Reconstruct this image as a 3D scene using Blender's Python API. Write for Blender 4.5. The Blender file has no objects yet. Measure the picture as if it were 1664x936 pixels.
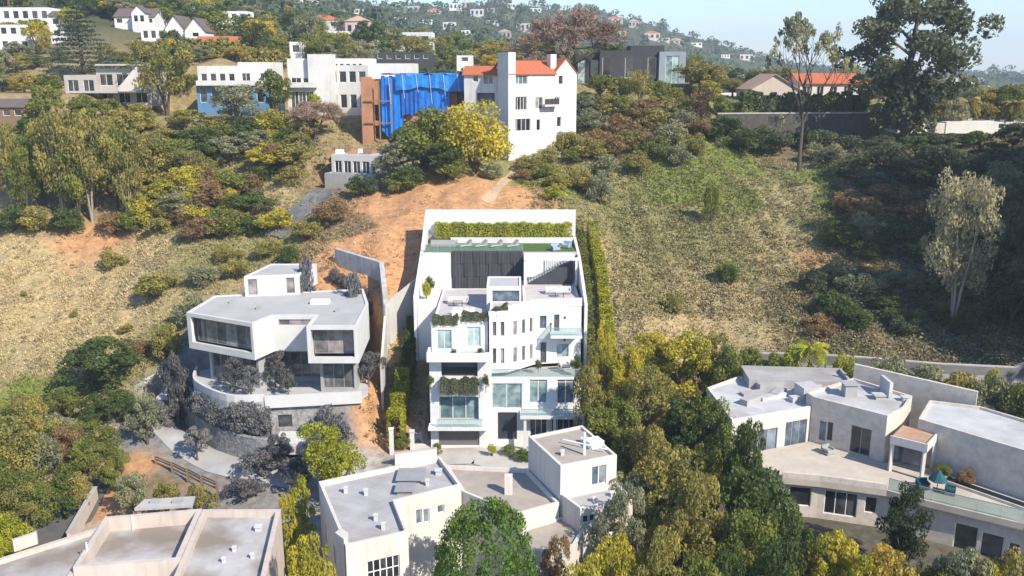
import bpy, math, random
import numpy as np
from mathutils import Vector
R = math.radians
random.seed(7)
scene = bpy.context.scene
COL = scene.collection

# ------------------------------------------------------------------ camera, sky, sun, exposure
FPX, CH, PITCH = 1440.0, 42.0, R(13.9)
cam_d = bpy.data.cameras.new('camera'); cam = bpy.data.objects.new('camera', cam_d); COL.objects.link(cam)
cam.location = (0, 0, CH); cam.rotation_euler = (R(90) - PITCH, 0, 0)
cam_d.sensor_width = 36; cam_d.lens = 36 * FPX / 1664; cam_d.clip_start = 1; cam_d.clip_end = 20000
scene.camera = cam
SUN_EL, SUN_AZ = R(39), math.atan2(0.72, -0.69)
world = bpy.data.worlds.new('World'); scene.world = world; world.use_nodes = True
wn = world.node_tree.nodes; wl = world.node_tree.links
sky = wn.new('ShaderNodeTexSky'); sky.sky_type = 'NISHITA'; sky.sun_disc = False
sky.sun_elevation = SUN_EL; sky.sun_rotation = SUN_AZ; sky.air_density = 1.2; sky.dust_density = 0.1; sky.ozone_density = 3.0
tint = wn.new('ShaderNodeMix'); tint.data_type = 'RGBA'; tint.blend_type = 'MULTIPLY'; tint.inputs[0].default_value = 1; tint.inputs[7].default_value = (.84, .92, 1.08, 1)
wl.new(sky.outputs[0], tint.inputs[6]); wl.new(tint.outputs[2], wn['Background'].inputs[0]); wn['Background'].inputs[1].default_value = 0.11
sun_d = bpy.data.lights.new('sun', 'SUN'); sun = bpy.data.objects.new('sun', sun_d); COL.objects.link(sun)
sun_d.energy = 4.5; sun_d.angle = R(0.6); sun_d.color = (1.0, 0.90, 0.74)
sv = Vector((math.sin(SUN_AZ) * math.cos(SUN_EL), math.cos(SUN_AZ) * math.cos(SUN_EL), math.sin(SUN_EL)))
sun.rotation_euler = sv.to_track_quat('Z', 'Y').to_euler(); sun.location = (80, -60, 200)
scene.view_settings.view_transform = 'Standard'; scene.view_settings.look = 'None'
scene.view_settings.exposure = 0.86; scene.view_settings.gamma = 1.0
scene.render.engine = 'CYCLES'
scene.cycles.use_denoising = True
scene.cycles.max_bounces = 6; scene.cycles.transparent_max_bounces = 12
scene.cycles.volume_bounces = 1; scene.cycles.volume_step_rate = 4

# ------------------------------------------------------------------ pixel helpers
CT, ST = math.cos(PITCH), math.sin(PITCH)
def ray(u, v):
    a = (u - 832) / FPX; b = (468 - v) / FPX
    return a, CT + b * ST, -ST + b * CT
def atY(u, v, Y):
    r = ray(u, v); t = Y / r[1]
    return (r[0] * t, Y, CH + r[2] * t)
def atZ(u, v, z):
    r = ray(u, v); t = (z - CH) / r[2]
    return (r[0] * t, r[1] * t, z)
def XZ(u, z, Y):                      # X of pixel column u at height z and distance Y
    d = Y * CT + (CH - z) * ST
    return (u - 832) / FPX * d
def proj(x, y, z):
    h = CH - z; d = y * CT + h * ST
    return 832 + FPX * x / d, 468 + FPX * (h * CT - y * ST) / d
def onwall(A, B, u, v):               # (s, z) of a pixel on the vertical plane through A and B
    r = ray(u, v); dx, dy = B[0] - A[0], B[1] - A[1]; L = math.hypot(dx, dy)
    # A + s*d = t*r
    det = r[0] * (-dy / L) + (dx / L) * r[1]
    t = (A[0] * (-dy / L) + (dx / L) * A[1]) / det
    s = ((r[0] * t - A[0]) * dx + (r[1] * t - A[1]) * dy) / L
    return s, CH + r[2] * t
def pxo(A, B, u0, v0, u1, v1, kind='win', nm=1, nr=1, **k):
    um, vm = (u0 + u1) / 2, (v0 + v1) / 2
    s0, s1 = onwall(A, B, u0, vm)[0], onwall(A, B, u1, vm)[0]
    z1, z0 = onwall(A, B, um, v0)[1], onwall(A, B, um, v1)[1]
    return dict(s0=s0, s1=s1, z0=z0, z1=z1, kind=kind, nm=nm, nr=nr, **k)
def op(s0, s1, z0, z1, kind='win', nm=1, nr=1, **k):
    return dict(s0=s0, s1=s1, z0=z0, z1=z1, kind=kind, nm=nm, nr=nr, **k)

# ------------------------------------------------------------------ materials
MATS = {}
def nodes_of(name):
    m = bpy.data.materials.new(name); m.use_nodes = True
    nt = m.node_tree; return m, nt.nodes, nt.links, nt.nodes['Principled BSDF']
def mat(name, col, rough=0.75, var=0.18, scale=0.5, bump=0.0, bscale=6.0, spec=0.3, metal=0.0, stretch=None, dirt=0.0, streak=0.0, seam=0.0):
    if name in MATS: return MATS[name]
    m, N, L, B = nodes_of(name)
    tc = N.new('ShaderNodeTexCoord'); mp = N.new('ShaderNodeMapping'); L.new(tc.outputs['Object'], mp.inputs[0])
    if stretch: mp.inputs['Scale'].default_value = stretch
    n1 = N.new('ShaderNodeTexNoise'); n1.inputs['Scale'].default_value = scale; n1.inputs['Detail'].default_value = 8
    n1.inputs['Roughness'].default_value = 0.65; L.new(mp.outputs[0], n1.inputs['Vector'])
    mr = N.new('ShaderNodeMapRange'); mr.inputs[1].default_value = 0.3; mr.inputs[2].default_value = 0.7
    mr.inputs[3].default_value = 1 - var; mr.inputs[4].default_value = 1 + var * 0.6; L.new(n1.outputs[0], mr.inputs[0])
    mx = N.new('ShaderNodeMix'); mx.data_type = 'RGBA'; mx.blend_type = 'MULTIPLY'; mx.inputs[0].default_value = 1
    mx.inputs[6].default_value = (*col, 1); L.new(mr.outputs[0], mx.inputs[7])
    out = mx.outputs[2]
    if dirt:
        n2 = N.new('ShaderNodeTexNoise'); n2.inputs['Scale'].default_value = 0.22; n2.inputs['Detail'].default_value = 10
        L.new(tc.outputs['Object'], n2.inputs['Vector'])
        cr = N.new('ShaderNodeMapRange'); cr.inputs[1].default_value = 0.5 - max(0, dirt - .4) * .2; cr.inputs[2].default_value = 0.72 - max(0, dirt - .4) * .25
        cr.inputs[4].default_value = dirt; L.new(n2.outputs[0], cr.inputs[0])
        m2 = N.new('ShaderNodeMix'); m2.data_type = 'RGBA'; L.new(cr.outputs[0], m2.inputs[0]); L.new(out, m2.inputs[6])
        m2.inputs[7].default_value = (col[0] * .5, col[1] * .42, col[2] * .33, 1); out = m2.outputs[2]
    if streak:
        ms = N.new('ShaderNodeMapping'); ms.inputs['Scale'].default_value = (1.6, 1.6, .10); L.new(tc.outputs['Object'], ms.inputs[0])
        n3 = N.new('ShaderNodeTexNoise'); n3.inputs['Scale'].default_value = 1.3; n3.inputs['Detail'].default_value = 6; L.new(ms.outputs[0], n3.inputs['Vector'])
        r3 = N.new('ShaderNodeMapRange'); r3.inputs[1].default_value = .5; r3.inputs[2].default_value = .75; r3.inputs[3].default_value = 1; r3.inputs[4].default_value = 1 - streak; L.new(n3.outputs[0], r3.inputs[0])
        m3 = N.new('ShaderNodeMix'); m3.data_type = 'RGBA'; m3.blend_type = 'MULTIPLY'; m3.inputs[0].default_value = 1; L.new(out, m3.inputs[6]); L.new(r3.outputs[0], m3.inputs[7]); out = m3.outputs[2]
    if seam:
        br = N.new('ShaderNodeTexBrick'); br.inputs['Scale'].default_value = 1; br.inputs['Brick Width'].default_value = 5.5; br.inputs['Row Height'].default_value = 1.0; br.inputs['Mortar Size'].default_value = .035; br.inputs['Mortar Smooth'].default_value = .6
        br.inputs['Color1'].default_value = (1, 1, 1, 1); br.inputs['Color2'].default_value = (.93, .93, .93, 1); br.inputs['Mortar'].default_value = (1 - seam, 1 - seam, 1 - seam, 1)
        mr4 = N.new('ShaderNodeMapping'); mr4.inputs['Rotation'].default_value = (0, 0, .45); L.new(tc.outputs['Object'], mr4.inputs[0]); L.new(mr4.outputs[0], br.inputs['Vector'])
        m4 = N.new('ShaderNodeMix'); m4.data_type = 'RGBA'; m4.blend_type = 'MULTIPLY'; m4.inputs[0].default_value = 1; L.new(out, m4.inputs[6]); L.new(br.outputs[0], m4.inputs[7]); out = m4.outputs[2]
    L.new(out, B.inputs['Base Color'])
    B.inputs['Roughness'].default_value = rough; B.inputs['Specular IOR Level'].default_value = spec; B.inputs['Metallic'].default_value = metal
    if bump:
        nb = N.new('ShaderNodeTexNoise'); nb.inputs['Scale'].default_value = bscale; nb.inputs['Detail'].default_value = 5
        L.new(mp.outputs[0], nb.inputs['Vector'])
        bp = N.new('ShaderNodeBump'); bp.inputs['Strength'].default_value = bump; bp.inputs['Distance'].default_value = 0.1
        L.new(nb.outputs[0], bp.inputs['Height']); L.new(bp.outputs[0], B.inputs['Normal'])
    MATS[name] = m; return m
def leafmat(name, col, trans=0.38, hue=0.32):
    if name in MATS: return MATS[name]
    m, N, L, B = nodes_of(name)
    at = N.new('ShaderNodeAttribute'); at.attribute_name = 'tint'
    oi = N.new('ShaderNodeObjectInfo')
    a = N.new('ShaderNodeMath'); a.operation = 'MULTIPLY_ADD'; a.inputs[1].default_value = 0.7; L.new(at.outputs['Fac'], a.inputs[0])
    b = N.new('ShaderNodeMath'); b.operation = 'MULTIPLY'; b.inputs[1].default_value = 0.3; L.new(oi.outputs['Random'], b.inputs[0]); L.new(b.outputs[0], a.inputs[2])
    cr = N.new('ShaderNodeValToRGB'); L.new(a.outputs[0], cr.inputs[0])
    e = cr.color_ramp.elements
    e[0].position = 0.1; e[0].color = (col[0] * (1 - hue * 1.1), col[1] * (1 - hue * .9), col[2] * (1 - hue * .6), 1)
    e[1].position = 0.95; e[1].color = (col[0] * (1 + hue * 1.3), col[1] * (1 + hue * 1.05), col[2] * (1 + hue * .7), 1)
    B.inputs['Roughness'].default_value = 0.6; B.inputs['Specular IOR Level'].default_value = 0.2
    L.new(cr.outputs[0], B.inputs['Base Color'])
    tr = N.new('ShaderNodeBsdfTranslucent'); L.new(cr.outputs[0], tr.inputs[0])
    ms = N.new('ShaderNodeMixShader'); ms.inputs[0].default_value = trans
    L.new(B.outputs[0], ms.inputs[1]); L.new(tr.outputs[0], ms.inputs[2]); L.new(ms.outputs[0], N['Material Output'].inputs[0])
    MATS[name] = m; return m
def glassmat(name, col, rough=0.06, spec=0.6, var=0.5):
    if name in MATS: return MATS[name]
    m, N, L, B = nodes_of(name)       # each pane's colour differs: blinds, rooms and reflections painted into it
    oi = N.new('ShaderNodeObjectInfo'); tc = N.new('ShaderNodeTexCoord'); ad = N.new('ShaderNodeVectorMath'); ad.operation = 'ADD'
    L.new(tc.outputs['Object'], ad.inputs[0]); L.new(oi.outputs['Random'], ad.inputs[1])
    ns = N.new('ShaderNodeTexNoise'); ns.inputs['Scale'].default_value = .9; ns.inputs['Detail'].default_value = 3; L.new(ad.outputs[0], ns.inputs['Vector'])
    mm = N.new('ShaderNodeMath'); mm.operation = 'MULTIPLY_ADD'; mm.inputs[1].default_value = .45; L.new(oi.outputs['Random'], mm.inputs[0]); L.new(ns.outputs[0], mm.inputs[2])
    cr = N.new('ShaderNodeValToRGB'); L.new(mm.outputs[0], cr.inputs[0]); e = cr.color_ramp.elements
    e[0].position = .35; e[0].color = (col[0] * .35, col[1] * .4, col[2] * .45, 1); e[1].position = .98; e[1].color = (min(.6, col[0] * 2.6 + .03), min(.6, col[1] * 2.3 + .03), min(.6, col[2] * 2.2 + .03), 1)
    k = e.new(.66); k.color = (*col, 1)
    L.new(cr.outputs[0], B.inputs['Base Color']); B.inputs['Roughness'].default_value = rough; B.inputs['Specular IOR Level'].default_value = spec
    MATS[name] = m; return m
def clearglass(name, col, fac):
    if name in MATS: return MATS[name]
    m, N, L, B = nodes_of(name)
    B.inputs['Base Color'].default_value = (*col, 1); B.inputs['Roughness'].default_value = 0.05
    t = N.new('ShaderNodeBsdfTransparent'); t.inputs[0].default_value = (0.85, 0.95, 0.95, 1)
    ms = N.new('ShaderNodeMixShader'); ms.inputs[0].default_value = fac
    L.new(t.outputs[0], ms.inputs[1]); L.new(B.outputs[0], ms.inputs[2]); L.new(ms.outputs[0], N['Material Output'].inputs[0])
    MATS[name] = m; return m
def attrmat(name, attr, rough=0.9, nscale=1.2, namt=0.25, bump=0.4):
    m, N, L, B = nodes_of(name)
    at = N.new('ShaderNodeAttribute'); at.attribute_name = attr
    tc = N.new('ShaderNodeTexCoord')
    n1 = N.new('ShaderNodeTexNoise'); n1.inputs['Scale'].default_value = nscale; n1.inputs['Detail'].default_value = 9; n1.inputs['Roughness'].default_value = 0.7
    L.new(tc.outputs['Object'], n1.inputs['Vector'])
    mr = N.new('ShaderNodeMapRange'); mr.inputs[1].default_value = 0.28; mr.inputs[2].default_value = 0.72
    mr.inputs[3].default_value = 1 - namt * 1.3; mr.inputs[4].default_value = 1 + namt; L.new(n1.outputs[0], mr.inputs[0])
    mx = N.new('ShaderNodeMix'); mx.data_type = 'RGBA'; mx.blend_type = 'MULTIPLY'; mx.inputs[0].default_value = 1
    L.new(at.outputs['Color'], mx.inputs[6]); L.new(mr.outputs[0], mx.inputs[7]); L.new(mx.outputs[2], B.inputs['Base Color'])
    B.inputs['Roughness'].default_value = rough; B.inputs['Specular IOR Level'].default_value = 0.1
    if bump:
        bp = N.new('ShaderNodeBump'); bp.inputs['Strength'].default_value = bump; bp.inputs['Distance'].default_value = 0.3
        L.new(n1.outputs[0], bp.inputs['Height']); L.new(bp.outputs[0], B.inputs['Normal'])
    MATS[name] = m; return m

WHITE = mat('white_stucco', (0.64, 0.64, 0.64), .8, .10, .6, bump=.05, dirt=.12, streak=.10)
WHITE2 = mat('ivory_stucco', (0.59, 0.555, 0.52), .85, .10, .5, bump=.08, dirt=.2, streak=.16)
PINKISH = mat('blush_stucco', (0.52, 0.45, 0.40), .85, .10, .5, bump=.08, dirt=.25, streak=.18)
BEIGE = mat('beige_stone', (0.56, 0.505, 0.45), .85, .22, 1.4, bump=.15, dirt=.2)
OFFW = mat('weathered_white_render', (0.60, 0.59, 0.58), .85, .12, .6, bump=.08, dirt=.2, streak=.15)
GREYW = mat('pale_grey_render', (0.54, 0.54, 0.54), .8, .10, .5, dirt=.2)
GREYM = mat('mid_grey_render', (0.34, 0.34, 0.34), .85, .16, .6, bump=.1, dirt=.25)
GREYROOF = mat('grey_membrane_roof', (0.38, 0.38, 0.38), .9, .10, .35, dirt=.2)
STONEGREY = mat('grey_stone_wall', (0.30, 0.30, 0.30), .9, .55, 2.4, bump=.8, bscale=3.5, dirt=.3, streak=.25)
ROOFBLUE = mat('blue_grey_gravel_roof', (0.37, 0.365, 0.37), .95, .16, .5, bump=.1, dirt=.45, seam=.16)
ROOFTAN = mat('tan_gravel_roof', (0.36, 0.32, 0.28), .95, .16, .5, bump=.1, dirt=.45, seam=.14)
ROOFWHITE = mat('white_coated_roof', (0.48, 0.485, 0.50), .8, .18, .4, dirt=.55, seam=.14)
ROOFSTAIN = mat('stained_grey_roof', (0.43, 0.42, 0.42), .9, .16, .4, dirt=.9, seam=.10)
CONC = mat('concrete', (0.40, 0.39, 0.38), .9, .18, .6, bump=.1, dirt=.35)
CONCL = mat('pale_concrete', (0.45, 0.43, 0.41), .9, .14, .5, dirt=.35)
ASPH = mat('asphalt', (0.10, 0.10, 0.105), .95, .2, 1.0, bump=.1, dirt=.3)
DARKW = mat('charcoal_stone_cladding', (0.055, 0.055, 0.065), .7, .5, .9, bump=.5, bscale=3, stretch=(2.5, 2.5, .18))
DARKFR = mat('dark_metal', (0.045, 0.047, 0.05), .4, .15, 1, spec=.5)
CHAR = mat('charcoal_render', (0.05, 0.052, 0.06), .7, .2, .7)
WFRAME = mat('white_frame', (0.78, 0.78, 0.78), .5, .05, 1)
GFRAME = mat('grey_frame', (0.28, 0.28, 0.29), .5, .1, 1)
REDTILE = mat('red_clay_tile', (0.46, 0.135, 0.065), .85, .35, 2.5, bump=.8, bscale=5, stretch=(3, .7, 1))
DARKROOF = mat('brown_shingle_roof', (0.13, 0.105, 0.10), .9, .3, 2.0, bump=.4)
BLUETARP = mat('blue_tarpaulin', (0.010, 0.17, 0.62), .45, .5, .6, bump=.6, bscale=2.2, spec=.4, stretch=(1.6, 1.6, .5))
TERRA = mat('raw_terracotta_render', (0.40, 0.20, 0.12), .9, .25, .7, dirt=.4)
PLANK = mat('weathered_timber', (0.22, 0.15, 0.10), .8, .3, 2, stretch=(4, 4, .5))
CUSH = mat('pale_cushion', (0.52, 0.51, 0.50), .9, .1, 2)
BLUECUSH = mat('pale_blue_cushion', (0.30, 0.40, 0.52), .9, .15, 2)
TEALCL = mat('teal_canvas', (0.015, 0.085, 0.11), .8, .25, 2)
LAWN = mat('lawn_turf', (0.075, 0.13, 0.03), .95, .3, 2.5, bump=.4, bscale=20)
GL_D = glassmat('dark_window_glass', (0.018, 0.022, 0.028))
GL_T = glassmat('teal_window_glass', (0.14, 0.21, 0.22), var=.75)
GL_G = glassmat('grey_window_glass', (0.11, 0.11, 0.112), var=.7)
GL_B = glassmat('blue_grey_window_glass', (0.07, 0.10, 0.13), var=.6)
RAILG = clearglass('railing_glass', (0.28, 0.35, 0.36), .22)
INNER = mat('shaded_interior', (0.26, 0.24, 0.25), .9, .25, .7)
GARAGE = mat('grey_garage_door', (0.15, 0.135, 0.14), .6, .1, 1)
NAVY = mat('dark_entry_door', (0.035, 0.04, 0.06), .35, .2, .8, spec=.5)
WATER = mat('dark_pool_water', (0.006, 0.012, 0.015), .03, .2, .5, spec=.5)
BARK = mat('brown_bark', (0.11, 0.085, 0.065), .95, .35, 3, bump=.5)
BARKP = mat('pale_bark', (0.33, 0.29, 0.24), .9, .35, 2, bump=.3)
BARKG = mat('grey_bark', (0.11, 0.11, 0.11), .95, .3, 3, bump=.4)
LF = {k: leafmat(k + '_leaves', c) for k, c in dict(
    mid=(.19, .215, .048), olive=(.29, .26, .075), yellow=(.42, .37, .05), lime=(.35, .36, .035), dark=(.09, .13, .038),
    deep=(.045, .07, .03), greyg=(.27, .275, .155), sage=(.32, .30, .18), rust=(.27, .18, .085), grey=(.20, .20, .20), dgrey=(.14, .14, .14),
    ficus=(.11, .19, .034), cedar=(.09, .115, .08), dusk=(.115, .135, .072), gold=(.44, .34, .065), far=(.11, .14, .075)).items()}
TWIG = leafmat('dry_brown_twigs', (.30, .21, .155), .05, .3)

# ------------------------------------------------------------------ mesh helpers
def fastmesh(name, V, Fa, mats=(), attrs=None, smooth=False):
    V = np.asarray(V, dtype=np.float32).reshape(-1, 3); Fa = np.asarray(Fa, dtype=np.int32); k = Fa.shape[1]; m = len(Fa)
    me = bpy.data.meshes.new(name); me.vertices.add(len(V)); me.vertices.foreach_set('co', V.ravel())
    me.loops.add(m * k); me.loops.foreach_set('vertex_index', Fa.ravel())
    me.polygons.add(m); me.polygons.foreach_set('loop_start', np.arange(0, m * k, k, dtype=np.int32))
    me.polygons.foreach_set('loop_total', np.full(m, k, dtype=np.int32))
    if smooth: me.polygons.foreach_set('use_smooth', np.ones(m, dtype=bool))
    for a in mats: me.materials.append(a)
    for an, av in (attrs or {}).items():
        av = np.asarray(av, dtype=np.float32)
        if av.ndim == 1:
            at = me.attributes.new(an, 'FLOAT', 'POINT'); at.data.foreach_set('value', av)
        else:
            at = me.attributes.new(an, 'FLOAT_COLOR', 'POINT')
            at.data.foreach_set('color', np.concatenate([av, np.ones((len(av), 1), np.float32)], 1).ravel())
    me.update(calc_edges=True); return me
def link(name, me, parent=None, loc=(0, 0, 0)):
    o = bpy.data.objects.new(name, me); COL.objects.link(o); o.location = loc
    if parent: o.parent = parent
    return o
def tag(o, label=None, cat=None, group=None, kind=None):
    if label: o['label'] = label
    if cat: o['category'] = cat
    if group: o['group'] = group
    if kind: o['kind'] = kind
    return o
FOOT = []     # building footprints (polygons) where no scrub grows
class MB:
    def __init__(s): s.V = []; s.F = []
    def quad(s, a, b, c, d):
        n = len(s.V); s.V += [a, b, c, d]; s.F.append((n, n + 1, n + 2, n + 3))
    def poly(s, pts):
        n = len(s.V); s.V += list(pts); s.F.append(tuple(range(n, n + len(pts))))
    def box(s, x0, x1, y0, y1, z0, z1):
        s.obox((0, 0), (1, 0), (0, 1), x0, x1, y0, y1, z0, z1)
    def obox(s, A, d, t, s0, s1, t0, t1, z0, z1):       # box in a frame: along d, depth t
        n = len(s.V)
        for z in (z0, z1):
            for a, b in ((s0, t0), (s1, t0), (s1, t1), (s0, t1)):
                s.V.append((A[0] + d[0] * a + t[0] * b, A[1] + d[1] * a + t[1] * b, z))
        for f in ((0, 3, 2, 1), (4, 5, 6, 7), (0, 1, 5, 4), (1, 2, 6, 5), (2, 3, 7, 6), (3, 0, 4, 7)):
            s.F.append(tuple(n + i for i in f))
    def prism(s, P, z0, z1):
        n = len(s.V); k = len(P)
        zt = z1 if isinstance(z1, (list, tuple)) else [z1] * k
        s.V += [(p[0], p[1], z0) for p in P] + [(p[0], p[1], zt[i]) for i, p in enumerate(P)]
        s.F.append(tuple(n + i for i in reversed(range(k)))); s.F.append(tuple(n + k + i for i in range(k)))
        for i in range(k):
            j = (i + 1) % k; s.F.append((n + i, n + j, n + k + j, n + k + i))
    def tube(s, pts, rad, k=6):
        n0 = None
        for i, (p, r) in enumerate(zip(pts, rad)):
            p = Vector(p); a = Vector(pts[min(i + 1, len(pts) - 1)]) - Vector(pts[max(i - 1, 0)])
            a = a.normalized() if a.length > 1e-6 else Vector((0, 0, 1))
            e = a.orthogonal().normalized(); g = a.cross(e)
            n = len(s.V)
            s.V += [tuple(p + (e * math.cos(2 * math.pi * q / k) + g * math.sin(2 * math.pi * q / k)) * r) for q in range(k)]
            if n0 is not None:
                for q in range(k): s.F.append((n0 + q, n0 + (q + 1) % k, n + (q + 1) % k, n + q))
            n0 = n
    def mesh(s, name, m, org=(0, 0, 0)):
        me = bpy.data.meshes.new(name)
        me.from_pydata([(v[0] - org[0], v[1] - org[1], v[2] - org[2]) for v in s.V], [], s.F); me.materials.append(m); me.update(); return me
class Thing:
    def __init__(s, name, label, cat, o, group=None):
        s.o = bpy.data.objects.new(name, None); COL.objects.link(s.o); s.org = tuple(o); s.o.location = o; s.o.empty_display_size = .5
        tag(s.o, label, cat, group)
    def add(s, name, mb, m, parent=None):
        return link(name, mb.mesh(name, m, s.org), parent or s.o)
    def box(s, name, m, *a, parent=None):
        b = MB(); b.box(*a); return s.add(name, b, m, parent)
    def prism(s, name, m, P, z0, z1, parent=None):
        b = MB(); b.prism(P, z0, z1); return s.add(name, b, m, parent)
def single(name, label, cat, mb, m, group=None, kind=None):
    V = np.array(mb.V); org = ((V[:, 0].min() + V[:, 0].max()) / 2, (V[:, 1].min() + V[:, 1].max()) / 2, V[:, 2].min())
    o = link(name, mb.mesh(name, m, org), None, org); return tag(o, label, cat, group, kind)

def offset_poly(P, th):
    out = []; n = len(P)
    for i in range(n):
        a, b, c = Vector(P[i - 1][:2]), Vector(P[i][:2]), Vector(P[(i + 1) % n][:2])
        d1 = (b - a).normalized(); d2 = (c - b).normalized()
        n1 = Vector((-d1.y, d1.x)); n2 = Vector((-d2.y, d2.x))      # inward for CCW
        k = 1 + n1.dot(n2)
        q = b + (n1 + n2) * (th / max(k, .25)); out.append((q.x, q.y))
    return out
def window(T, A, d, n, w, frame, glass, depth=.12, bar=.07, name='window'):
    mb = MB(); t = (-n[0], -n[1]); s0, s1, z0, z1 = w['s0'], w['s1'], w['z0'], w['z1']
    e = .004; nm, nr = w['nm'], w['nr']
    mb.obox(A, d, t, s0 + e, s1 - e, depth, depth + .08, z0 + e, z0 + bar); mb.obox(A, d, t, s0 + e, s1 - e, depth, depth + .08, z1 - bar, z1 - e)
    xs = [s0 + (s1 - s0) * i / nm for i in range(nm + 1)]; zs = [z0 + (z1 - z0) * i / nr for i in range(nr + 1)]
    for i, x in enumerate(xs):
        a, b = (x + e, x + bar) if i == 0 else (x - bar, x - e) if i == nm else (x - bar / 2, x + bar / 2)
        mb.obox(A, d, t, a, b, depth + .002, depth + .078, z0 + bar, z1 - bar)
    for z in zs[1:-1]: mb.obox(A, d, t, s0 + bar, s1 - bar, depth + .004, depth + .076, z - bar / 2, z + bar / 2)
    wo = T.add(name, mb, frame)
    for i in range(nm):
        for j in range(nr):
            p = MB(); p.obox(A, d, t, xs[i] + bar * .4, xs[i + 1] - bar * .4, depth + .03, depth + .05, zs[j] + bar * .4, zs[j + 1] - bar * .4)
            T.add('pane', p, glass, wo)
    return wo
def niche(T, A, d, n, w, m, name='loggia'):
    mb = MB(); t = (-n[0], -n[1]); dp = w.get('depth', 2.0); s0, s1, z0, z1 = w['s0'], w['s1'], w['z0'], w['z1']
    def P(s, q, z): return (A[0] + d[0] * s + t[0] * q, A[1] + d[1] * s + t[1] * q, z)
    q0 = .26
    mb.quad(P(s0, dp, z0), P(s1, dp, z0), P(s1, dp, z1), P(s0, dp, z1))
    mb.quad(P(s0, q0, z0), P(s0, dp, z0), P(s0, dp, z1), P(s0, q0, z1)); mb.quad(P(s1, q0, z0), P(s1, dp, z0), P(s1, dp, z1), P(s1, q0, z1))
    mb.quad(P(s0, q0, z0), P(s1, q0, z0), P(s1, dp, z0), P(s0, dp, z0)); mb.quad(P(s0, q0, z1), P(s1, q0, z1), P(s1, dp, z1), P(s0, dp, z1))
    return T.add(name, mb, m)
def door(T, A, d, n, w, m, name='door', slats=0):
    mb = MB(); t = (-n[0], -n[1]); mb.obox(A, d, t, w['s0'] + .01, w['s1'] - .01, .15, .2, w['z0'], w['z1'] - .01); o = T.add(name, mb, m)
    for i in range(slats):
        b = MB(); h = (w['z1'] - w['z0'] - .05) / slats
        b.obox(A, d, t, w['s0'] + .03, w['s1'] - .03, .115, .147, w['z0'] + .02 + i * h, w['z0'] + .02 + (i + .88) * h); T.add('panel', b, m, o)
    return o
def block(T, P, z0, z1, wall, roof=None, par=.5, th=.25, ops=None, frame=None, glass=None, wname='wall', rname='roof', depth=.12, foot=True):
    """closed storey block: one wall per side with real openings, parapet and flat roof"""
    frame = frame or WFRAME; glass = glass or GL_D; ops = ops or {}
    if foot: FOOT.append([(p[0], p[1]) for p in P])
    I = offset_poly(P, th); n_ = len(P)
    for i in range(n_):
        A, B, Ai, Bi = P[i], P[(i + 1) % n_], I[i], I[(i + 1) % n_]
        L = math.hypot(B[0] - A[0], B[1] - A[1]); d = ((B[0] - A[0]) / L, (B[1] - A[1]) / L); n = (d[1], -d[0])
        ol = []
        for w in ops.get(i, []):
            w['s0'] = max(w['s0'], .12); w['s1'] = min(w['s1'], L - .12); w['z1'] = min(w['z1'], z1 - .1); w['z0'] = max(w['z0'], z0 + .02)
            if w['s1'] - w['s0'] > .2 and w['z1'] - w['z0'] > .2: ol.append(w)
        xs = sorted({0.0, L} | {w['s0'] for w in ol} | {w['s1'] for w in ol}); zs = sorted({z0, z1} | {w['z0'] for w in ol} | {w['z1'] for w in ol})
        def so(a, b):
            if a < 0 or b < 0 or a >= len(xs) - 1 or b >= len(zs) - 1: return None
            cx, cz = (xs[a] + xs[a + 1]) / 2, (zs[b] + zs[b + 1]) / 2
            return not any(w['s0'] < cx < w['s1'] and w['z0'] < cz < w['z1'] for w in ol)
        def O(s, z): return (A[0] + d[0] * s, A[1] + d[1] * s, z)
        def N(s, z):
            if s == 0.0: return (Ai[0], Ai[1], z)
            if s == L: return (Bi[0], Bi[1], z)
            return (A[0] + d[0] * s - n[0] * th, A[1] + d[1] * s - n[1] * th, z)
        mb = MB()
        for a in range(len(xs) - 1):
            for b in range(len(zs) - 1):
                if not so(a, b): continue
                x0, x1, y0, y1 = xs[a], xs[a + 1], zs[b], zs[b + 1]
                mb.quad(O(x0, y0), O(x1, y0), O(x1, y1), O(x0, y1)); mb.quad(N(x1, y0), N(x0, y0), N(x0, y1), N(x1, y1))
                if so(a, b + 1) is not True: mb.quad(O(x0, y1), O(x1, y1), N(x1, y1), N(x0, y1))
                if so(a, b - 1) is False: mb.quad(N(x0, y0), N(x1, y0), O(x1, y0), O(x0, y0))
                if so(a + 1, b) is False: mb.quad(O(x1, y0), N(x1, y0), N(x1, y1), O(x1, y1))
                if so(a - 1, b) is False: mb.quad(N(x0, y0), O(x0, y0), O(x0, y1), N(x0, y1))
        T.add(wname, mb, wall)
        for w in ol:
            k = w['kind']
            if k == 'win': window(T, A, d, n, w, w.get('frame', frame), w.get('glass', glass), w.get('dep', depth))
            elif k == 'loggia': niche(T, A, d, n, w, w.get('m', INNER))
            elif k == 'garage': door(T, A, d, n, w, w.get('m', GARAGE), 'garage_door', 4)
            elif k == 'door': door(T, A, d, n, w, w.get('m', NAVY))
    if roof:
        mb = MB(); J = offset_poly(P, th * .5); mb.prism(J, z1 - par - .12, z1 - par); return T.add(rname, mb, roof)
def slopewall(mb, A, B, zb, za, zc, th=.3):
    L = math.hypot(B[0] - A[0], B[1] - A[1]); nx, ny = -(B[1] - A[1]) / L * th, (B[0] - A[0]) / L * th
    mb.prism([A, B, (B[0] + nx, B[1] + ny), (A[0] + nx, A[1] + ny)], zb, [za, zc, zc, za])
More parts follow.
